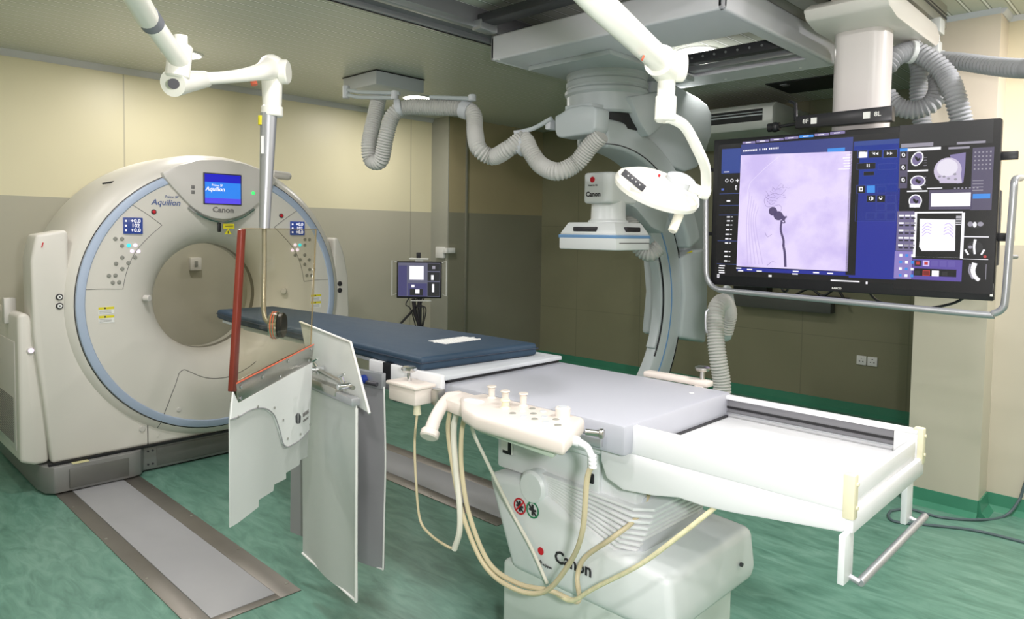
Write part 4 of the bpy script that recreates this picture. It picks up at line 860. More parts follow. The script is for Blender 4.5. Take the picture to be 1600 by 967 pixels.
def px(L, name, mats, split=False):
    """L: (u0,v0,u1,v1,layer,mat index)"""
    b = NB()
    for (p,q,ly,mi) in L:
        z = .0237+.0002*ly; x0,x1 = sorted((p[0],q[0])); y0,y1 = sorted((p[1],q[1]))
        vs = [b.verts.new(MM@Vector((x,y,z))) for x,y in ((x0,y0),(x1,y0),(x1,y1),(x0,y1))]
        f = b.faces.new(vs); f.material_index = mi
    bmesh.ops.recalc_face_normals(b, faces=b.faces)
    if split: return pieces(name, b, mats, scn)
    return obj(name, b, mats, scn)
def poly2(b, pts, ly, mi=0):
    vs = [b.verts.new(MM@Vector((p[0],p[1],.0237+.0002*ly))) for p in pts]; f = b.faces.new(vs); f.material_index = mi
def pieces(name, b, mats, parent):
    bm = b; seen = set(); isl = []
    for v in bm.verts:
        if v in seen: continue
        st = [v]; seen.add(v); cur = []
        while st:
            x = st.pop(); cur.append(x)
            for e in x.link_edges:
                y = e.other_vert(x)
                if y not in seen: seen.add(y); st.append(y)
        isl.append([min(p.co.y for p in cur)-.0004, max(p.co.y for p in cur)+.0004, min(p.co.z for p in cur)-.0004, max(p.co.z for p in cur)+.0004, cur])
    grp = []
    for a in isl:
        hit = [g for g in grp if any(a[0] < c[1] and c[0] < a[1] and a[2] < c[3] and c[2] < a[3] for c in g)]
        new = [a]
        for g in hit: new += g; grp.remove(g)
        grp.append(new)
    for g in grp:
        n = NB(); fs = {f for c in g for v in c[4] for f in v.link_faces}; mp = {}
        for c in g:
            for v in c[4]: mp[v] = n.verts.new(v.co)
        for f in fs:
            q = n.faces.new([mp[v] for v in f.verts]); q.material_index = f.material_index
        obj(name, n, mats, parent)
    bm.free()
def oval(b, c, rx, ry, ly, mi=0, n=24, rot=0):
    poly2(b, [(c[0]+rx*math.cos(2*PI*k/n)*math.cos(rot)-ry*math.sin(2*PI*k/n)*math.sin(rot), c[1]+rx*math.cos(2*PI*k/n)*math.sin(rot)+ry*math.sin(2*PI*k/n)*math.cos(rot)) for k in range(n)], ly, mi)
def stroke(b, pts, w0, w1, ly, mi=0):
    P = smooth_path([Vector((p[0],p[1],0)) for p in pts], 5); n = len(P)
    for i in range(n-1):
        d = (P[i+1]-P[i]); d = Vector((-d.y,d.x,0)).normalized(); wa = w0+(w1-w0)*i/n; wb = w0+(w1-w0)*(i+1)/n
        poly2(b, [P[i]-d*wa, P[i+1]-d*wb, P[i+1]+d*wb, P[i]+d*wa], ly+.5, mi)
# angiography window
I0 = (-0.4926,0.2991); I1 = (0.0533,-0.2895)
b = NB(); poly2(b, [(-0.4912,0.3007), (0.0545,0.2885), (0.0533,-0.2895), (-0.4969,-0.2869)], 2); 
ang = obj('angiogram_window', b, E_lavl, scn)
nt = E_lavl.node_tree
tcn = nt.nodes.new('ShaderNodeTexCoord'); nz = nt.nodes.new('ShaderNodeTexNoise'); nz.inputs['Scale'].default_value = 7; nz.inputs['Detail'].default_value = 6
nt.links.new(tcn.outputs['Object'], nz.inputs['Vector']); rr = nt.nodes.new('ShaderNodeValToRGB')
rr.color_ramp.elements[0].position = .3; rr.color_ramp.elements[0].color = (*srgb(200,184,236),1); rr.color_ramp.elements[1].position = .6; rr.color_ramp.elements[1].color = (*srgb(226,212,248),1)
nt.links.new(nz.outputs['Fac'], rr.inputs['Fac']); nt.links.new(rr.outputs['Color'], nt.nodes['Principled BSDF'].inputs['Emission Color'])
b = NB()
oval(b, (-0.3138,0.0040), .021, .023, 3, 0, rot=.4); oval(b, (-0.2854,-0.0191), .025, .023, 3, 0, rot=-.5); oval(b, (-0.2592,-0.0322), .010, .013, 3, 0)
oval(b, (-0.2466,-0.0258), .004, .006, 3, 0); oval(b, (-0.2548,-0.1692), .007, .006, 4, 0)
stroke(b, [(-0.2685,-0.0420), (-0.2701,-0.0943), (-0.2556,-0.1431), (-0.2547,-0.1724), (-0.2471,-0.2082), (-0.2416,-0.2798)], .005, .0065, 3, 0)
stroke(b, [(-0.2649,-0.0551), (-0.2521,-0.0550), (-0.2557,-0.0420)], .003, .003, 3, 0)
obj('aneurysm_shadow', b, [E_vess, E_vess2], ang)
b = NB(); rnd = random.Random(3)
for pts in (([(-0.3227,0.0271), (-0.3491,0.0308), (-0.3601,0.0640), (-0.3410,0.0867), (-0.3549,0.1101)]), ([(-0.3097,0.0303), (-0.2840,0.0364), (-0.2706,0.0200), (-0.2764,0.0004)]), ([(-0.3409,0.0834), (-0.3086,0.0958), (-0.2760,0.0884), (-0.2512,0.1138)]), ([(-0.3298,0.0437), (-0.3469,0.0637), (-0.3177,0.0763), (-0.2914,0.0659)]), ([(-0.3227,0.1289), (-0.2995,0.1151), (-0.2708,0.1273)]), ([(-0.3514,-0.1049), (-0.3375,-0.1279), (-0.3149,-0.1144)]), ([(-0.3360,-0.2771), (-0.3103,-0.2562), (-0.2907,-0.2588)])):
    stroke(b, pts, .0013, .0008, 2, 1)
for k in range(16):
    s = [(-0.3145,0.0762)[0]+rnd.uniform(-.05,.06), (-0.3145,0.0762)[1]+rnd.uniform(-.04,.05)]; pts = [tuple(s)]
    for j in range(3): s = [s[0]+rnd.uniform(-.015,.02), s[1]+rnd.uniform(-.012,.014)]; pts.append(tuple(s))
    stroke(b, pts, .0007, .0004, 2, 1)
for k in range(9):
    x0_ = (-0.4379,-0.0284)[0]+k*.006
    if k % 2 == 0: stroke(b, [(x0_,(-0.4420,0.1058)[1]-.01*k), (x0_-.012,(-0.4368,-0.0620)[1]), (x0_+.004*k,(-0.4303,-0.2707)[1])], .0012, .0016, 2, 2)
obj('vessel_tree', b, [E_vess, E_vess2, em('screen faint tissue', 196,180,228)], ang, kind='stuff')
b = NB(); stroke(b, [(-0.2888,0.2839), (-0.3523,0.2351), (-0.4368,0.1558)], .001, .001, 2); stroke(b, [(-0.4368,0.1558), (-0.4489,0.1059), (-0.4468,0.0388)], .0012, .0012, 2); obj('skull_outline', b, em('screen soft white', 232,222,250), ang)
b = NB()
for i,(a_,w_) in enumerate(((0,.02),(1,.035),(2,.03),(3,.032),(4,.03),(5,.055))):
    y = (0.0451,0.2708)[1]-.013*i; x = (0.0480,0.2706)[0]; poly2(b, [(x-w_,y-.003),(x,y-.003),(x,y+.003),(x-w_,y+.003)], 2)
obj('image_caption', b, E_white, ang)
# blue program panels
px([((-0.5956,0.3392), (-0.4915,0.2082),1,0), ((-0.4909,0.3560), (0.0564,0.2732),0,2), ((0.0600,0.3323), (0.2647,-0.3187),1,1), ((-0.4953,-0.2919), (0.0598,-0.3109),1,1), ((0.0445,0.2892), (0.0882,-0.3064),2,3), ((0.0628,0.3336), (0.2547,0.3113),2,0), ((0.0628,0.3336), (0.2577,0.0876),1,0), ((0.0713,0.0924),(0.2573,-0.0454),1,2)], 'program_panel', [E_blu2, E_blu, E_bluh, E_blk])
L = []
def rectL(L, p, q, ly, mi): L.append((p,q,ly,mi))
for i in range(7):
    x0_ = (-0.4842,0.3623)[0]+i*.0725; y0_ = (-0.4842,0.3623)[1]+i*.0028
    L.append(((x0_,y0_-.004),(x0_+.068,y0_+.008),3,1 if i == 4 else 0)); L.append(((x0_+.018,y0_+.0),(x0_+.045,y0_+.004),4,2))
L.append(((-0.0580,0.3080), (0.0215,0.2906),3,1))
L += [((0.0844,0.2806), (0.1217,0.2542),4,2),((0.1023,-0.0667) if False else (0.1402,0.2772), (0.1485,0.2761),4,2)]
for k in range(22):                                            # header line of unreadable characters
    x0_ = (-0.4795,0.3218)[0]+k*.0085
    if k in (9,11,15): continue
    L.append(((x0_,(-0.4795,0.3218)[1]-.004+k*.0002),(x0_+.0055,(-0.4795,0.3218)[1]+.005+k*.0002),4,2))
px(L, 'menu_tab', [E_lavg, E_blul, E_white], True)
def outline(b, p, q, w, ly, mi=0):
    x0,x1 = sorted((p[0],q[0])); y0,y1 = sorted((p[1],q[1]))
    for a,c,d,e in ((x0,y0,x1,y0+w),(x0,y1-w,x1,y1),(x0,y0,x0+w,y1),(x1-w,y0,x1,y1)): poly2(b, [(a,c),(d,c),(d,e),(a,e)], ly, mi)
b = NB()
for (p,q,m_) in (((0.0785,0.2901), (0.1217,0.2542),1), ((0.1260,0.2871), (0.1848,0.2507),0), ((0.1890,0.2861), (0.2492,0.2470),1), ((0.0778,0.2294), (0.1595,0.1982),0), ((0.1696,0.2217), (0.2485,0.1941),2), ((0.1073,0.1885), (0.1551,0.1684),0), ((0.0786,0.1258), (0.2547,-0.0484),2), ((0.0815,0.1227), (0.1194,0.0851),0), ((0.1706,0.1169), (0.2071,0.0830),2), ((0.1252,0.0759), (0.1651,0.0419),0), ((0.1694,0.0749), (0.2060,0.0412),0), ((0.2102,0.0740), (0.2489,0.0376),2), ((0.1681,0.0359), (0.2074,0.0024),2), ((0.2116,0.0352), (0.2503,-0.0009),2), ((0.1254,-0.0059), (0.1653,-0.0394),2), ((0.1696,-0.0063), (0.2089,-0.0394),2), ((0.2131,-0.0066), (0.2519,-0.0425),2)):
    x0,x1 = sorted((p[0],q[0])); y0,y1 = sorted((p[1],q[1]))
    if m_ < 2: poly2(b, [(x0,y0),(x1,y0),(x1,y1),(x0,y1)], 3, 3)
    outline(b, p, q, .0012, 4, 1 if m_ == 1 else 2)
poly2(b, [(0.1236,0.1213), (0.1595,0.1217), (0.1608,0.0871), (0.1248,0.0880)], 4, 4)
for p in ((0.1487,0.2707), (0.1624,0.2699), (0.2111,0.2684), (0.2245,0.2676)): poly2(b, [(p[0]-.006,p[1]+.007),(p[0]-.006,p[1]-.007),(p[0]+.005,p[1])] if p[0] > (0.1896,0.2682)[0] else [(p[0]+.006,p[1]+.007),(p[0]-.005,p[1]),(p[0]+.006,p[1]-.007)], 5, 0)
poly2(b, [(0.0871,0.2835), (0.1123,0.2819), (0.1130,0.2638), (0.0878,0.2653)], 5, 0); poly2(b, [(0.1200,0.2242), (0.1241,0.2240), (0.1247,0.2089), (0.1205,0.2091)], 5, 0); poly2(b, [(0.1283,0.2238), (0.1325,0.2235), (0.1330,0.2085), (0.1288,0.2087)], 5, 0)
oval(b, (0.1452,0.0604), .010, .010, 5, 0); oval(b, (0.1424,0.0604), .004, .008, 6, 3)
oval(b, (0.1862,0.0625), .007, .009, 5, 0); oval(b, (0.1861,0.0655), .004, .007, 6, 3)
poly2(b, [(0.0902,0.1163), (0.1071,0.1158), (0.1078,0.0945), (0.0910,0.0950)], 5, 0); poly2(b, [(0.0961,0.1101), (0.1045,0.1098), (0.1048,0.1007), (0.0964,0.1009)], 6, 3)
pieces('tool_button', b, [E_white, E_line, em('screen dim line', 64,74,150,1), E_blk, E_blul], scn)
# left status column
L = []
for (u,v,w_) in ((1135,283,5),(1143,283,5),(1151,283,6),(1131,295,6),(1150,293,4),(1138,313,6)): L.append(((-12.5934,3.4581) if False else (0,0),(0,0),0,0))
L = []
def dash(c, w_, h_=.003, ly=3, mi=0): L.append(((c[0]-w_/2,c[1]-h_),(c[0]+w_/2,c[1]+h_),ly,mi))
dash((-0.5117,0.1313), .010, .011); dash((-0.5117,0.1313), .004, .006, 4, 1)
dash((-0.5856,0.1232), .014, .005, 3, 2); dash((-0.5517,0.0608), .02, .004)
for c in ((-0.5491,-0.0247), (-0.5485,-0.0452), (-0.5514,-0.0674), (-0.5524,-0.0932), (-0.5534,-0.1172), (-0.5545,-0.1412), (-0.5556,-0.1636), (-0.5577,-0.2101), (-0.5570,-0.2359), (-0.5580,-0.2600)): dash(c, .018, .0035); dash((c[0]+.02,c[1]), .01, .002)
for c in ((-0.5769,-0.2867), (-0.5801,-0.2989), (-0.5797,-0.3127), (-0.5776,-0.3248)): dash(c, .032, .0028)
for c in ((-0.4847,-0.2966), (-0.4739,-0.3098), (-0.4260,-0.3009), (-0.3750,-0.3071), (-0.1901,-0.3004), (-0.1928,-0.3135), (-0.0912,-0.3023), (-0.0252,-0.3024)): dash(c, .028, .003)
dash((-0.3179,-0.3294), .016, .005); dash((0.0434,-0.3365), .13, .003); dash((0.1401,-0.3405), .008, .006); dash((-0.5968,-0.3430), .012, .009); dash((-0.5968,-0.3430), .006, .005, 4, 1)
for (p,q) in (((-0.6028,0.0996), (-0.4933,0.0970)), ((-0.6009,0.0376), (-0.4949,0.0361)), ((-0.6030,-0.0141), (-0.4968,-0.0147)), ((-0.6061,-0.1524), (-0.4961,-0.1505)), ((-0.6060,-0.2774), (-0.4959,-0.2732))): L.append(((p[0],p[1]-.0006),(q[0],p[1]+.0006),2,2))
dash((-0.5670,0.2166), .03, .002, 4, 0)
px(L, 'status_readout', [E_white, E_blk, E_line], True)
b = NB()
for c in ((-0.5639,0.1704), (-0.5356,0.1694)): oval(b, c, .009, .009, 3, 0); oval(b, c, .006, .006, 4, 1)
c = (-0.5059,0.1683); poly2(b, [(c[0]-.009,c[1]-.001),(c[0]+.009,c[1]-.001),(c[0]+.009,c[1]+.003),(c[0]-.009,c[1]+.003)], 3, 0); poly2(b, [(c[0]-.002,c[1]-.009),(c[0]+.003,c[1]-.009),(c[0]+.003,c[1]+.008),(c[0]-.002,c[1]+.008)], 3, 0)
obj('status_icon', b, [E_white, E_blk], scn)
# right side: head scans, 3-D head, white list, tool strips, chest image
px([((0.2544,0.3933), (0.6393,-0.3628),1,0), ((0.2544,0.3933), (0.6134,0.2892),2,1), ((0.5423,0.2720), (0.6203,0.0013),2,2), ((0.5502,0.0717), (0.6137,0.0509),3,3), ((0.3839,0.0930), (0.5481,0.0048),2,2), ((0.3920,0.0784), (0.5428,0.0188),3,4), ((0.2583,-0.0010), (0.3279,-0.1831),2,5), ((0.2544,-0.1850), (0.3275,-0.3125),2,6), ((0.3292,-0.2183), (0.5224,-0.3137),2,7), ((0.3386,-0.2619), (0.5023,-0.2949),3,0), ((0.2583,0.2876), (0.2938,0.1042),2,2), ((0.2583,0.2876), (0.2901,0.2739),3,3), ((0.3290,-0.0046), (0.5155,-0.0117),3,4), ((0.3290,-0.0046), (0.3393,-0.2121),3,4), ((0.5129,-0.0089), (0.5244,-0.2117),3,4), ((0.3392,-0.2091), (0.5231,-0.2089),3,4), ((0.5194,-0.1131), (0.6158,-0.1173),3,4), ((0.5232,-0.2118), (0.6173,-0.2142),3,4), ((0.2628,0.3078), (0.3914,0.2904),3,8), ((0.2934,0.1862), (0.3756,0.1784),3,4), ((0.2943,0.0925), (0.3766,0.0863),3,4), ((0.2897,0.2856), (0.4219,0.2728),3,4), ((0.4510,0.2808), (0.5306,0.2714),3,8), ((0.4817,0.3012), (0.5881,0.2910),3,8)], 'reading_panel', [E_blk, E_blk2, E_lavd, E_blul, E_white, em('screen pale toolbar', 112,104,140,1), em('screen lilac toolbar', 138,124,190,1), E_vio, E_grey])
b = NB()
for c,rx,ry,ro in (((0.3302,0.2366),.024,.033,-.35),((0.3366,0.1349),.031,.026,0),((0.3297,0.0450),.027,.030,0)):
    oval(b, c, rx, ry, 3, 0, rot=ro); oval(b, c, rx-.005, ry-.005, 4, 1, rot=ro); oval(b, (c[0]-.003,c[1]+.002), rx*.2, ry*.35, 5, 2, rot=.5); oval(b, (c[0]+.006,c[1]-.004), rx*.18, ry*.3, 5, 2, rot=-.6)
poly2(b, [(0.3089,0.1184), (0.3424,0.1173), (0.3559,0.0966), (0.3122,0.0979)], 5, 0); poly2(b, [(0.3068,0.0337), (0.3532,0.0330), (0.3487,0.0156), (0.3075,0.0161)], 5, 0)
for c in ((0.2738,0.2573), (0.2746,0.2002), (0.2767,0.1429)): poly2(b, [(c[0]-.012,c[1]-.014),(c[0]+.012,c[1]-.014),(c[0]+.012,c[1]+.014),(c[0]-.012,c[1]+.014)], 4, 2); oval(b, c, .007, .010, 5, 0, rot=.3); oval(b, c, .003, .006, 6, 2)
pieces('skull_scan', b, [E_white, em('screen brain grey', 120,108,150,1), E_blk], scn)
b = NB(); poly2(b, [(0.4572,0.2465), (0.5170,0.2542), (0.5170,0.1928), (0.5126,0.1231), (0.4888,0.1182), (0.4738,0.1949)], 3, 1)
oval(b, (0.4513,0.1790), .053, .056, 4, 0, 32); poly2(b, [(0.4085,0.1695), (0.4121,0.1408), (0.4220,0.1404), (0.4226,0.1233), (0.5079,0.1204), (0.4981,0.1881)], 4, 0)
oval(b, (0.4496,0.1904), .040, .038, 5, 2, 28)
for c in ((0.4388,0.1512), (0.4563,0.1420), (0.4799,0.1608), (0.4832,0.1382), (0.4216,0.1519)): oval(b, c, .006, .005, 6, 3)
obj('head_model', b, [em('screen skull', 200,190,214), E_lavg, em('screen skull light', 226,220,234), E_grey], scn)
b = NB(); poly2(b, [(0.3507,-0.0367), (0.4901,-0.0398), (0.4930,-0.1787), (0.3638,-0.1821), (0.3528,-0.1620), (0.3543,-0.1328)], 4, 0)
for sgn,c in ((-1,(0.3804,-0.0831)),(1,(0.4651,-0.0853))):
    for k in range(4): stroke(b, [(c[0]-.018,c[1]+.02-.014*k-(.01 if sgn < 0 else 0)), (c[0],c[1]+.028-.014*k), (c[0]+.018,c[1]+.02-.014*k-(.01 if sgn > 0 else 0))], .0018, .0018, 5, 1)
obj('chest_image', b, [E_white, E_lav], scn)
b = NB()
oval(b, (0.5648,-0.0622), .030, .016, 3, 1); oval(b, (0.5459,-0.0595), .010, .011, 4, 3); oval(b, (0.5625,-0.0622), .007, .012, 4, 0); oval(b, (0.5834,-0.0594), .011, .010, 4, 3)
oval(b, (0.5663,-0.1599), .030, .026, 3, 1); stroke(b, [(0.5673,-0.1264), (0.5638,-0.1572), (0.5675,-0.1907)], .005, .004, 4, 0); oval(b, (0.5498,-0.1603), .008, .007, 4, 3); stroke(b, [(0.5312,-0.1720), (0.5440,-0.1942)], .004, .003, 4, 0); stroke(b, [(0.6017,-0.1702), (0.5910,-0.1928)], .004, .003, 4, 0)
stroke(b, [(0.5690,-0.2298), (0.5632,-0.2609), (0.5713,-0.2886), (0.5884,-0.3045)], .010, .007, 4, 0); stroke(b, [(0.5526,-0.2333), (0.5492,-0.2672), (0.5647,-0.3002)], .003, .003, 3, 3); stroke(b, [(0.6112,-0.2338), (0.6115,-0.3005)], .001, .001, 4, 3)
oval(b, (0.6052,-0.2007), .006, .006, 5, 2)
pieces('body_scan', b, [E_white, E_blk2, E_redd, E_grey], scn)
L = []
for j in range(4):
    for i in range(3):
        c = ((0.2686,-0.2084)[0]+.012+i*.024, (0.2686,-0.2084)[1]+.004-j*.031); dash(c, .012, .006, 4, (i+j) % 2)
for j in range(5):
    for i in range(3): 
        c = ((0.2668,-0.0159)[0]+.010+i*.024, (0.2670,-0.0218)[1]-j*.034); dash(c, .02, .004, 4, 2 if (i*j) % 3 else 0); dash((c[0],c[1]-.012), .016, .0025, 4, 3)
for j in range(5):
    for i in range(5):
        c = ((0.5525,0.2520)[0]+i*.014, (0.5525,0.2520)[1]-j*.018); dash(c, .006, .0032, 4, 2)
for j in range(4): dash(((0.5670,0.1212)[0],(0.5667,0.1295)[1]-j*.014), .04, .0015, 4, 2)
for i in range(5):
    c = ((0.3505,-0.2380)[0]+i*.033, (0.3505,-0.2380)[1]); dash(c, .026, .013, 3, 5 if i < 1 else (4 if i == 1 else 6))
    if i < 2: dash(c, .014, .007, 4, 7)
for i in range(4):
    c = ((0.3495,-0.2791)[0]+i*.036, (0.3496,-0.2820)[1]); dash(c, .028, .013, 4, (3,7,0,3)[i])
    dash((c[0],c[1]-.0), .022, .010, 5, (5,8,0,5)[i])
for j in range(6): dash(((0.5016,-0.0257)[0],(0.5016,-0.0257)[1]-j*.007), .02, .0012, 4, 0)
for j in range(8): dash(((0.3632,0.2406)[0],(0.3632,0.2406)[1]-j*.012-(.04 if j > 3 else 0)), .012, .001, 4, 2)
for i in range(7): dash(((0.4823,0.0987)[0]+i*.014,(0.4823,0.0987)[1]), .007, .003, 4, 2)
dash((0.4036,0.1010), .06, .002, 4, 0)
px(L, 'toolbar_icon', [E_white, E_blul, E_grey, E_blk, E_lav, E_blk2, em('screen violet cell', 100,86,166,1), E_redd, em('screen dark red', 120,36,36,1)], True)
text('maker_lettering', 'BARCO', .013, MM@Vector(((0.0068,-0.3745)[0],(0.0068,-0.3745)[1],.0236)), mr, ZA, M_label, fr_, .02)
b = NB(); box(b, W2-.0145,W2-.004,-H2+.02,-H2+.075,.0222,.0236,.0,M=MM); obj('side_sticker', b, M_label, fr_)
# handle tube
hx0, hx1, hy0 = (3.5,1.895,1.611), (3.5,0.541,1.638), (3.5,1.236,1.335)
hp0 = [(3.52,1.93,2.002), (3.5,1.919,1.889), (3.5,1.908,1.541), (3.5,1.901,1.436), (3.5,1.877,1.389), (3.5,1.831,1.364), (3.5,1.746,1.359), (3.5,1.12,1.347), (3.5,0.635,1.336), (3.5,0.586,1.344), (3.5,0.556,1.367), (3.5,0.547,1.413), (3.5,0.542,1.611), (3.5,0.536,1.847), (3.51,0.537,1.887), (3.53,0.534,1.903), (3.58,0.527,1.909)]
b = NB(); tube(b, hp0, .0145, 16, n=5); hd_ = obj('handle_tube', b, M_alu, mo)
for v_ in (.235,-.115):
    b = NB(); box(b, W2-.002,W2+.06,v_-.018,v_+.018,-.03,-.005,.003,M=MM); obj('handle_bracket', b, M_black, mo)
    b = NB(); box(b, -W2-.055,-W2+.002,v_-.01,v_+.01,-.03,-.005,.003,M=MM); obj('handle_bracket', b, M_black, mo)
b = NB(); cyl(b, (3.56,0.55,1.581), (3.6,0.531,1.581), .009, 12); obj('bracket_stud', b, M_alu, mo)
b = NB(); tube(b, [MM@Vector((.12,-.36,-.04)), MM@Vector((.18,-.43,-.05)), MM@Vector((.33,-.455,-.05)), MM@Vector((.48,-.42,-.05)), MM@Vector((.56,-.36,-.04))], .006, 8); obj('monitor_cable', b, M_black, mo)
b = NB(); tube(b, [MM@Vector((-.30,-.36,-.05)), MM@Vector((-.27,-.41,-.05)), MM@Vector((-.25,-.40,-.05)), MM@Vector((-.26,-.37,-.05))], .006, 8); obj('monitor_cable', b, M_black, mo)
# bar with foot switch signs
b = NB(); prism(b, [(-.215,.418),(.222,.418),(.222,.488),(-.215,.478)], 'z', -.03, .03, .003, M=MM); br = obj('label_bar', b, M_blackS, mo)
b = NB(); box(b, -.14,-.112,.433,.463,.03,.0315,0,M=MM); box(b, .098,.128,.437,.468,.03,.0315,0,M=MM); obj('white_tag', b, M_label, br)
text('bar_lettering', '8F', .03, MM@Vector((-.165,.448,.0305)), mr, ZA, M_label, br, .01)
text('bar_lettering', '8L', .03, MM@Vector((.16,.454,.0305)), mr, ZA, M_label, br, .01)
b = NB(); q = MM@Vector((-.215,.445,0)); q2 = MM@Vector((-.305,.438,0)); tube(b, [q, q2], .008, 10, sm=False); ball(b, MM@Vector((-.325,.437,0)), .026, (1,1,1)); tube(b, [MM@Vector((-.36,.436,0)), MM@Vector((-.30,.438,0))], .022, 14, sm=False); obj('microphone', b, M_black, mo)
b = NB(); tube(b, [MM@Vector((-.222,.46,0)), MM@Vector((-.232,.55,-.02)), MM@Vector((-.27,.57,-.05))], .010, 8, sm=False); obj('bracket_arm', b, M_blackS, mo)
# column and ceiling carriage
colx, coly = 3.80, 1.235
def stadium(cx_, cy_, hx_, hy_, r, n=6):
    P = []
    for sx_,sy_,a in ((1,1,0),(-1,1,90),(-1,-1,180),(1,-1,270)):
        for k in range(n+1):
            t = math.radians(a+90*k/n); P.append((cx_+sx_*(hx_-r)+r*math.cos(t), cy_+sy_*(hy_-r)+r*math.sin(t)))
    return P
b = NB(); prism(b, stadium(colx,coly,.10,.125,.07), 'z', 2.0, 2.69, 0, ang=60); prism(b, stadium(colx,coly,.115,.14,.07), 'z', 2.62, 2.63) if False else None; obj('column', b, mat('warm white column', srgb(224,218,216), .35), mo)
b = NB(); box(b, 3.64,3.90,1.12,1.38,1.55,2.02,.02); obj('column_foot', b, M_dark, mo)
cw = mat('warm white cover', srgb(226,222,216), .35)
b = NB(); prism(b, [(3.50,2.77),(3.46,2.745),(3.50,2.70),(3.62,2.675),(4.30,2.675),(4.36,2.70),(4.36,2.75),(4.30,2.79),(3.54,2.79)], 'y', 1.03, 1.41, .012, ang=20)
obj('ceiling_trolley', b, cw, mo)
b = NB(); box(b, 3.50,3.95,1.13,1.30,2.78,2.90,.012); obj('trolley_block', b, cw, mo)
b = NB(); box(b, 4.34,4.42,1.03,1.09,2.63,2.72,.006); box(b, 4.28,4.40,1.08,1.14,2.655,2.67,.003); box(b, 4.33,4.40,1.04,1.12,2.64,2.655,.003); obj('hose_hanger', b, M_whiteC, mo)
for (y0_,y1_,xe,lab) in ((1.07,1.16,4.66,'dark ceiling rail nearest the right wall with an open end'),(1.44,1.54,4.1,'dark ceiling rail on the left of the monitor trolley')):
    t = thing('trolley_rail', lab, 'ceiling rail', (3.2,(y0_+y1_)/2,2.84), 'rails of the monitor trolley')
    b = NB(); box(b, 1.4,xe,y0_,y1_,2.85,CEIL+.001,.003); obj('rail_body', b, mat('pale rail metal', srgb(176,176,168), .35, .4), t)
    b = NB(); box(b, 1.4,xe-.01,y0_-.003,y1_+.003,2.90,2.912); box(b, 1.4,xe-.01,y0_-.003,y1_+.003,2.925,2.93); box(b, xe-.002,xe+.002,y0_+.02,y1_-.03,2.88,2.96); obj('rail_groove', b, M_dark, t)
# hoses right of the column
hose_thing('cable_hose', 'grey corrugated hose coiled in a loop right of the monitor column', [(3.965,1.173,2.529), (4.001,1.141,2.585), (4.092,1.092,2.621), (4.097,1.011,2.57), (4.096,0.933,2.474), (4.066,0.884,2.362), (4.091,0.847,2.203), (4.125,0.827,2.015)], .052, M_hoseD, .02, 'hoses at the monitor column')
hose_thing('cable_hose', 'grey corrugated hose forming the lower curve of the coil beside the column', [(4.211,1.244,2.435), (4.215,1.192,2.37), (4.237,1.109,2.34), (4.257,1.033,2.368), (4.287,1.007,2.443), (4.31,1.018,2.522)], .052, M_hoseD, .02)
hose_thing('cable_hose', 'grey corrugated hose rising straight behind the coil above the monitor', [(4.479,1.17,2.673), (4.456,1.145,2.594), (4.45,1.142,2.45), (4.459,1.117,2.254), (4.459,1.103,2.057)], .05, M_hoseD, .02)
hose_thing('cable_hose', 'grey corrugated hose running level along the right wall near the ceiling', [(4.42,1.041,2.631), (4.322,0.923,2.584), (4.138,0.747,2.501), (3.939,0.588,2.43), (3.75,.40,2.38), (3.9,-.4,2.38), (4.5,-1.3,2.43), (5.08,-1.8,2.5)], .046, M_hoseD, .03)
t = thing('hose_strap', 'white strap holding the coiled hose below the trolley end', 'strap', (4.035,1.074,2.559), 'white hose straps')
b = NB(); cyl(b, (4.07,1.1,2.615), (4.088,1.081,2.612), .058, 20, bv=.003); obj('band', b, M_whiteC, t)
b = NB(); P1 = Vector((4.112,1.089,2.663)); box(b, -.01,.01,-.03,.03,-.03,.04,.004,M=Matrix.Translation(P1)); obj('tab', b, M_whiteC, t)
t = thing('hose_strap', 'white strap on a rod holding the level hose at the right wall', 'strap', (4.42,1.041,2.624), 'white hose straps')
b = NB(); cyl(b, (4.442,1.062,2.638), (4.441,1.034,2.63), .052, 20, bv=.003); obj('band', b, M_whiteC, t)
b = NB(); cyl(b, (4.453,1.054,2.684), (4.456,1.059,2.79), .008, 12); obj('rod', b, M_steel, t)
b = NB(); P1 = Vector((4.446,1.069,2.796)); box(b, -.05,.05,-.03,.03,-.02,.06,.005,M=Matrix.Translation(P1)); obj('clamp', b, M_whiteC, t)

# ------------------------------------------------------------------ ceiling fittings
for i,(l,lab) in enumerate(((LIGHTS[0],'round glowing ceiling light above the pilaster, behind the sagging hose'),(LIGHTS[1],'round ceiling light shining behind the shield arm elbow'),(LIGHTS[2],'round ceiling light glowing inside the opening of the white carriage'))):
    t = thing('downlight', lab, 'ceiling light', (l[0],l[1],2.96), 'round ceiling lights')
    b = NB(); lathe(b, [(.132,2.981),(.15,2.981),(.153,2.972),(.146,2.968),(.132,2.97)], (l[0],l[1],0), (0,0,1), 36); obj('trim_ring', b, M_label, t)
    b = NB(); lathe(b, [(0,2.970),(.132,2.970),(.132,2.978),(0,2.978)], (l[0],l[1],0), (0,0,1), 36); obj('glowing_disc', b, E_light, t)
ac = thing('air_conditioner', 'white air conditioner unit under the ceiling of the dark recess', 'air conditioner', (6.3,2.9,2.62))
b = NB(); prism(b, [(6.0,2.80),(5.97,2.78),(5.97,2.66),(6.02,2.60),(6.9,2.55),(6.97,2.60),(6.97,2.82),(6.05,2.83)], 'y', 2.66, 3.9, .012, ang=20); obj('casing', b, mat('ac casing', srgb(198,200,196), .4), ac)
b = NB(); box(b, 5.966,5.975,2.75,3.85,2.665,2.77,.0); obj('air_outlet', b, M_armdark, ac)
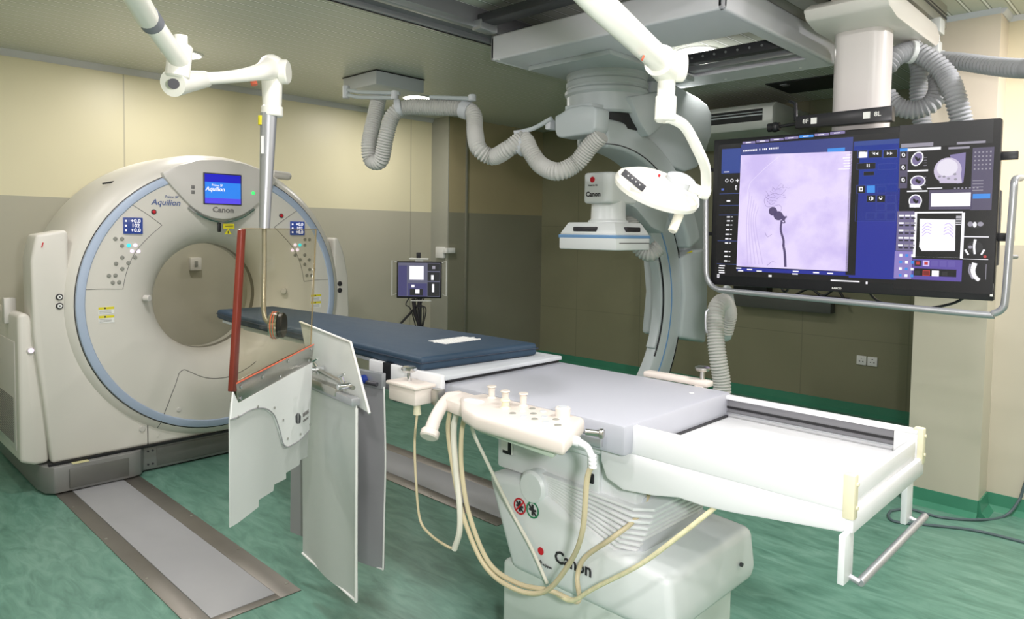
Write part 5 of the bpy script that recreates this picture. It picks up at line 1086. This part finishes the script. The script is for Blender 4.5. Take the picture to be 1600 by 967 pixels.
b = NB(); box(b, 5.955,5.97,2.75,3.85,2.712,2.722); box(b,5.955,5.97,2.75,3.85,2.74,2.745)
for k in range(12): box(b, 5.968,5.975,2.78+k*.09,2.784+k*.09,2.67,2.71)
obj('louvre', b, M_armgrey, ac)
vt = thing('ceiling_hatch', 'open dark rectangular hatch in the ceiling near the air conditioner', 'ceiling hatch', (6.2,2.45,2.95))
b = NB(); box(b, 5.98,6.5,2.15,2.74,2.972,2.982); obj('hatch_void_shade', b, M_armdark, vt)  # flat dark sheet, its colour stands in for the shade inside the hole
b = NB(); box(b, 6.05,6.12,2.58,2.64,2.962,2.975,0); obj('hatch_duct', b, M_mid, vt)
# ------------------------------------------------------------------ wall fittings
t = thing('wall_socket', 'white double wall socket low on the dark recess wall', 'socket', (6.97,2.13,.47))
b = NB(); box(b, 6.965,6.98,2.04,2.125,.47,.555,.004); box(b, 6.965,6.98,2.135,2.22,.47,.555,.004); pl = obj('face_plate', b, M_label, t)
b = NB()
for y in (2.082,2.178):
    for dy,dz in ((0,.02),(-.015,-.008),(.015,-.008)): box(b, 6.9635,6.966,y+dy-.005,y+dy+.005,.512+dz-.004,.512+dz+.004)
obj('socket_hole', b, M_ink, pl, kind='stuff')
t = thing('wall_switch_box', 'small white switch box on the corner of the pilaster', 'switch box', (5.3,6.18,1.36))
b = NB(); box(b, 5.305,5.345,6.23,6.37,1.35,1.48,.006); box(b, 5.305,5.34,6.17,6.24,1.41,1.47,.004); box(b, 5.33,5.44,6.17,6.2,1.41,1.47,.004); obj('box_body', b, M_label, t)
t = thing('wall_intercom', 'small white device on the wall seen through the scanner bore', 'wall device', (2.59,6.48,1.27))
b = NB(); box(b, 2.54,2.64,6.46,6.5,1.275,1.39,.006); dv = obj('device_body', b, M_gan, t)
b = NB(); box(b, 2.575,2.605,6.455,6.462,1.31,1.36,.002); obj('device_button', b, M_btn, dv)
t = thing('wall_bracket_panel', 'dark grey panel on the recess wall below the big monitor', 'wall panel', (6.9,3.0,.85))
p0 = (6.85,3.411,1.101); p1 = (6.85,2.433,0.947)
b = NB(); box(b, 6.86,6.978,p1[1],p0[1],.93,1.07,.006); obj('panel', b, mat('dark olive panel', srgb(84,86,82), .5), t)
b = NB(); box(b, 6.84,6.978,p0[1]-.36,p0[1],1.06,1.45,.01); obj('equipment_box', b, M_armdark, t)
b = NB(); tube(b, [(6.83,2.75,1.10),(6.83,2.62,1.16),(6.83,2.5,1.10),(6.83,2.38,1.17),(6.83,2.3,1.08)], .012, 8); obj('tangled_cable', b, M_black, t)
b = NB(); box(b, 6.9,6.978,2.30,2.8,1.07,1.09,.003); obj('shelf_lip', b, M_dark, t)

# ------------------------------------------------------------------ small monitor on its stand behind the table
sm = thing('small_monitor', 'small black monitor showing scan images on a stand behind the table', 'monitor', (4.368,5.504,0.776))
SC = Vector((4.387,5.513,1.176)); sr_ = rt.copy(); sr_.z = 0; sr_.normalize(); sr_ = (Matrix.Rotation(.02,3,'Z')@sr_); sn_ = sr_.cross(Vector((0,0,1)))
sn_ = Vector((-.72,-.69,0)); sr_ = Vector((0,0,1)).cross(sn_).normalized(); SM = Matrix(((sr_.x,0,sn_.x,SC.x),(sr_.y,0,sn_.y,SC.y),(0,1,0,SC.z),(0,0,0,1)))
b = NB(); box(b, -.222,.222,-.182,.182,-.03,.01,.004,M=SM); sb_ = obj('bezel', b, M_black, sm)
b = NB()
def sq(x0,x1,y0,y1,ly,mi): box(b, x0,x1,y0,y1,.0101,.0104+.0004*ly,0,mi,M=SM)
sq(-.208,.208,-.166,.168,0,0); sq(-.095,.045,-.0,.138,1,1); sq(.085,.205,.09,.165,1,2); sq(.085,.205,-.01,.08,1,2); sq(.085,.205,-.16,-.02,1,2); sq(-.205,-.12,-.16,.14,1,3); sq(-.11,.08,-.165,-.035,1,3); sq(-.09,.04,-.155,-.09,2,2); sq(-.035,.005,-.135,-.095,3,1); sq(-.075,-.045,-.075,-.05,2,1); sq(.13,.15,-.12,-.04,2,1); sq(.12,.145,0,.05,2,1); sq(.13,.16,.11,.14,2,4)
obj('screen', b, [em('small screen grey', 96,96,116,1), E_white, E_blk2, em('small screen violet', 70,68,110,1), E_grey], sb_)
b = NB()
for s in (-1,1):
    b = NB(); tube(b, [SM@Vector((s*.225,.17,-.02)), SM@Vector((s*.27,.19,0)), SM@Vector((s*.27,-.16,0)), SM@Vector((s*.225,-.14,-.02))], .006, 8, sm=False); obj('side_handle', b, M_label, sm)
b = NB(); box(b, -.10,.09,.20,.215,-.05,.01,.002,0,M=SM); box(b, -.04,.04,.182,.20,-.04,0,.002,0,M=SM); box(b, -.085,.12,-.215,-.205,-.03,.0,.002,0,M=SM); obj('support_plate', b, M_label, sm)
b = NB(); box(b, -.03,.01,.215,.27,-.04,0,.003,M=SM); cyl(b, SM@Vector((-.01,.245,.0)), SM@Vector((-.01,.245,.006)), .01, 12); obj('web_camera', b, M_ink, sm)
b = NB(); tube(b, [SM@Vector((0,-.18,-.04)), SM@Vector((0,-.55,-.04)), (SC.x,SC.y,.04)], .022, 14, sm=False); obj('stand_pole', b, M_dark, sm)
b = NB(); tube(b, [SM@Vector((-.06,-.19,-.03)), SM@Vector((-.04,-.35,-.03)), SM@Vector((.02,-.5,-.04))], .02, 10, sm=False); tube(b, [SM@Vector((-.02,-.26,-.03)), SM@Vector((-.20,-.46,-.03)), SM@Vector((-.24,-.6,-.03))], .012, 10, sm=False); obj('support_strut', b, M_ink, sm)
for dx in (-.10,-.02,.03,.05): 
    b = NB(); tube(b, [SM@Vector((dx,-.18,-.02)), SM@Vector((dx-.03,-.25,0)), SM@Vector((dx+.02,-.3,0)), SM@Vector((.01+dx*.2,-.55,-.01))], .006, 8); obj('monitor_cable', b, M_black, sm)
b = NB(); lathe(b, [(0,0),(.28,0),(.28,.02),(.05,.05),(0,.05)], (SC.x,SC.y,0), (0,0,1), 32); obj('stand_base', b, M_dark, sm)
# power cables on the floor at the right
M_pc = mat('grey power cable', srgb(84,100,104), .4)
def fcable(label, pts): b = NB(); tube(b, pts, .008, 8, n=8); obj('floor_cable', b, M_pc, None, label, 'cable', 'grey cables on the floor at the right')
fcable('grey power cable curving along the floor and up the right wall', [(4.611,1.241,0.008), (4.724,1.173,0.008), (4.721,1.001,0.008), (4.843,0.831,0.008), (5.023,0.735,0.008), (5.1,0.681,0.096), (5.115,0.659,0.195), (5.118,.60,.5), (5.118,.59,.9)])
fcable('grey power cable lying across the floor in front of the right wall', [(4.611,1.241,0.008), (4.514,1.227,0.008), (4.454,1.169,0.008), (4.539,1.025,0.008), (4.644,0.825,0.008), (4.659,0.648,0.008), (4.653,0.478,0.008)])
b = NB(); tube(b, [(7.576,5.783,0.008), (7.308,5.27,0.008), (7.098,4.786,0.008), (6.983,4.53,0.008)], .008, 8, n=8); obj('floor_cable', b, M_dark, None, 'dark cable on the far floor behind the table pad', 'cable', None)
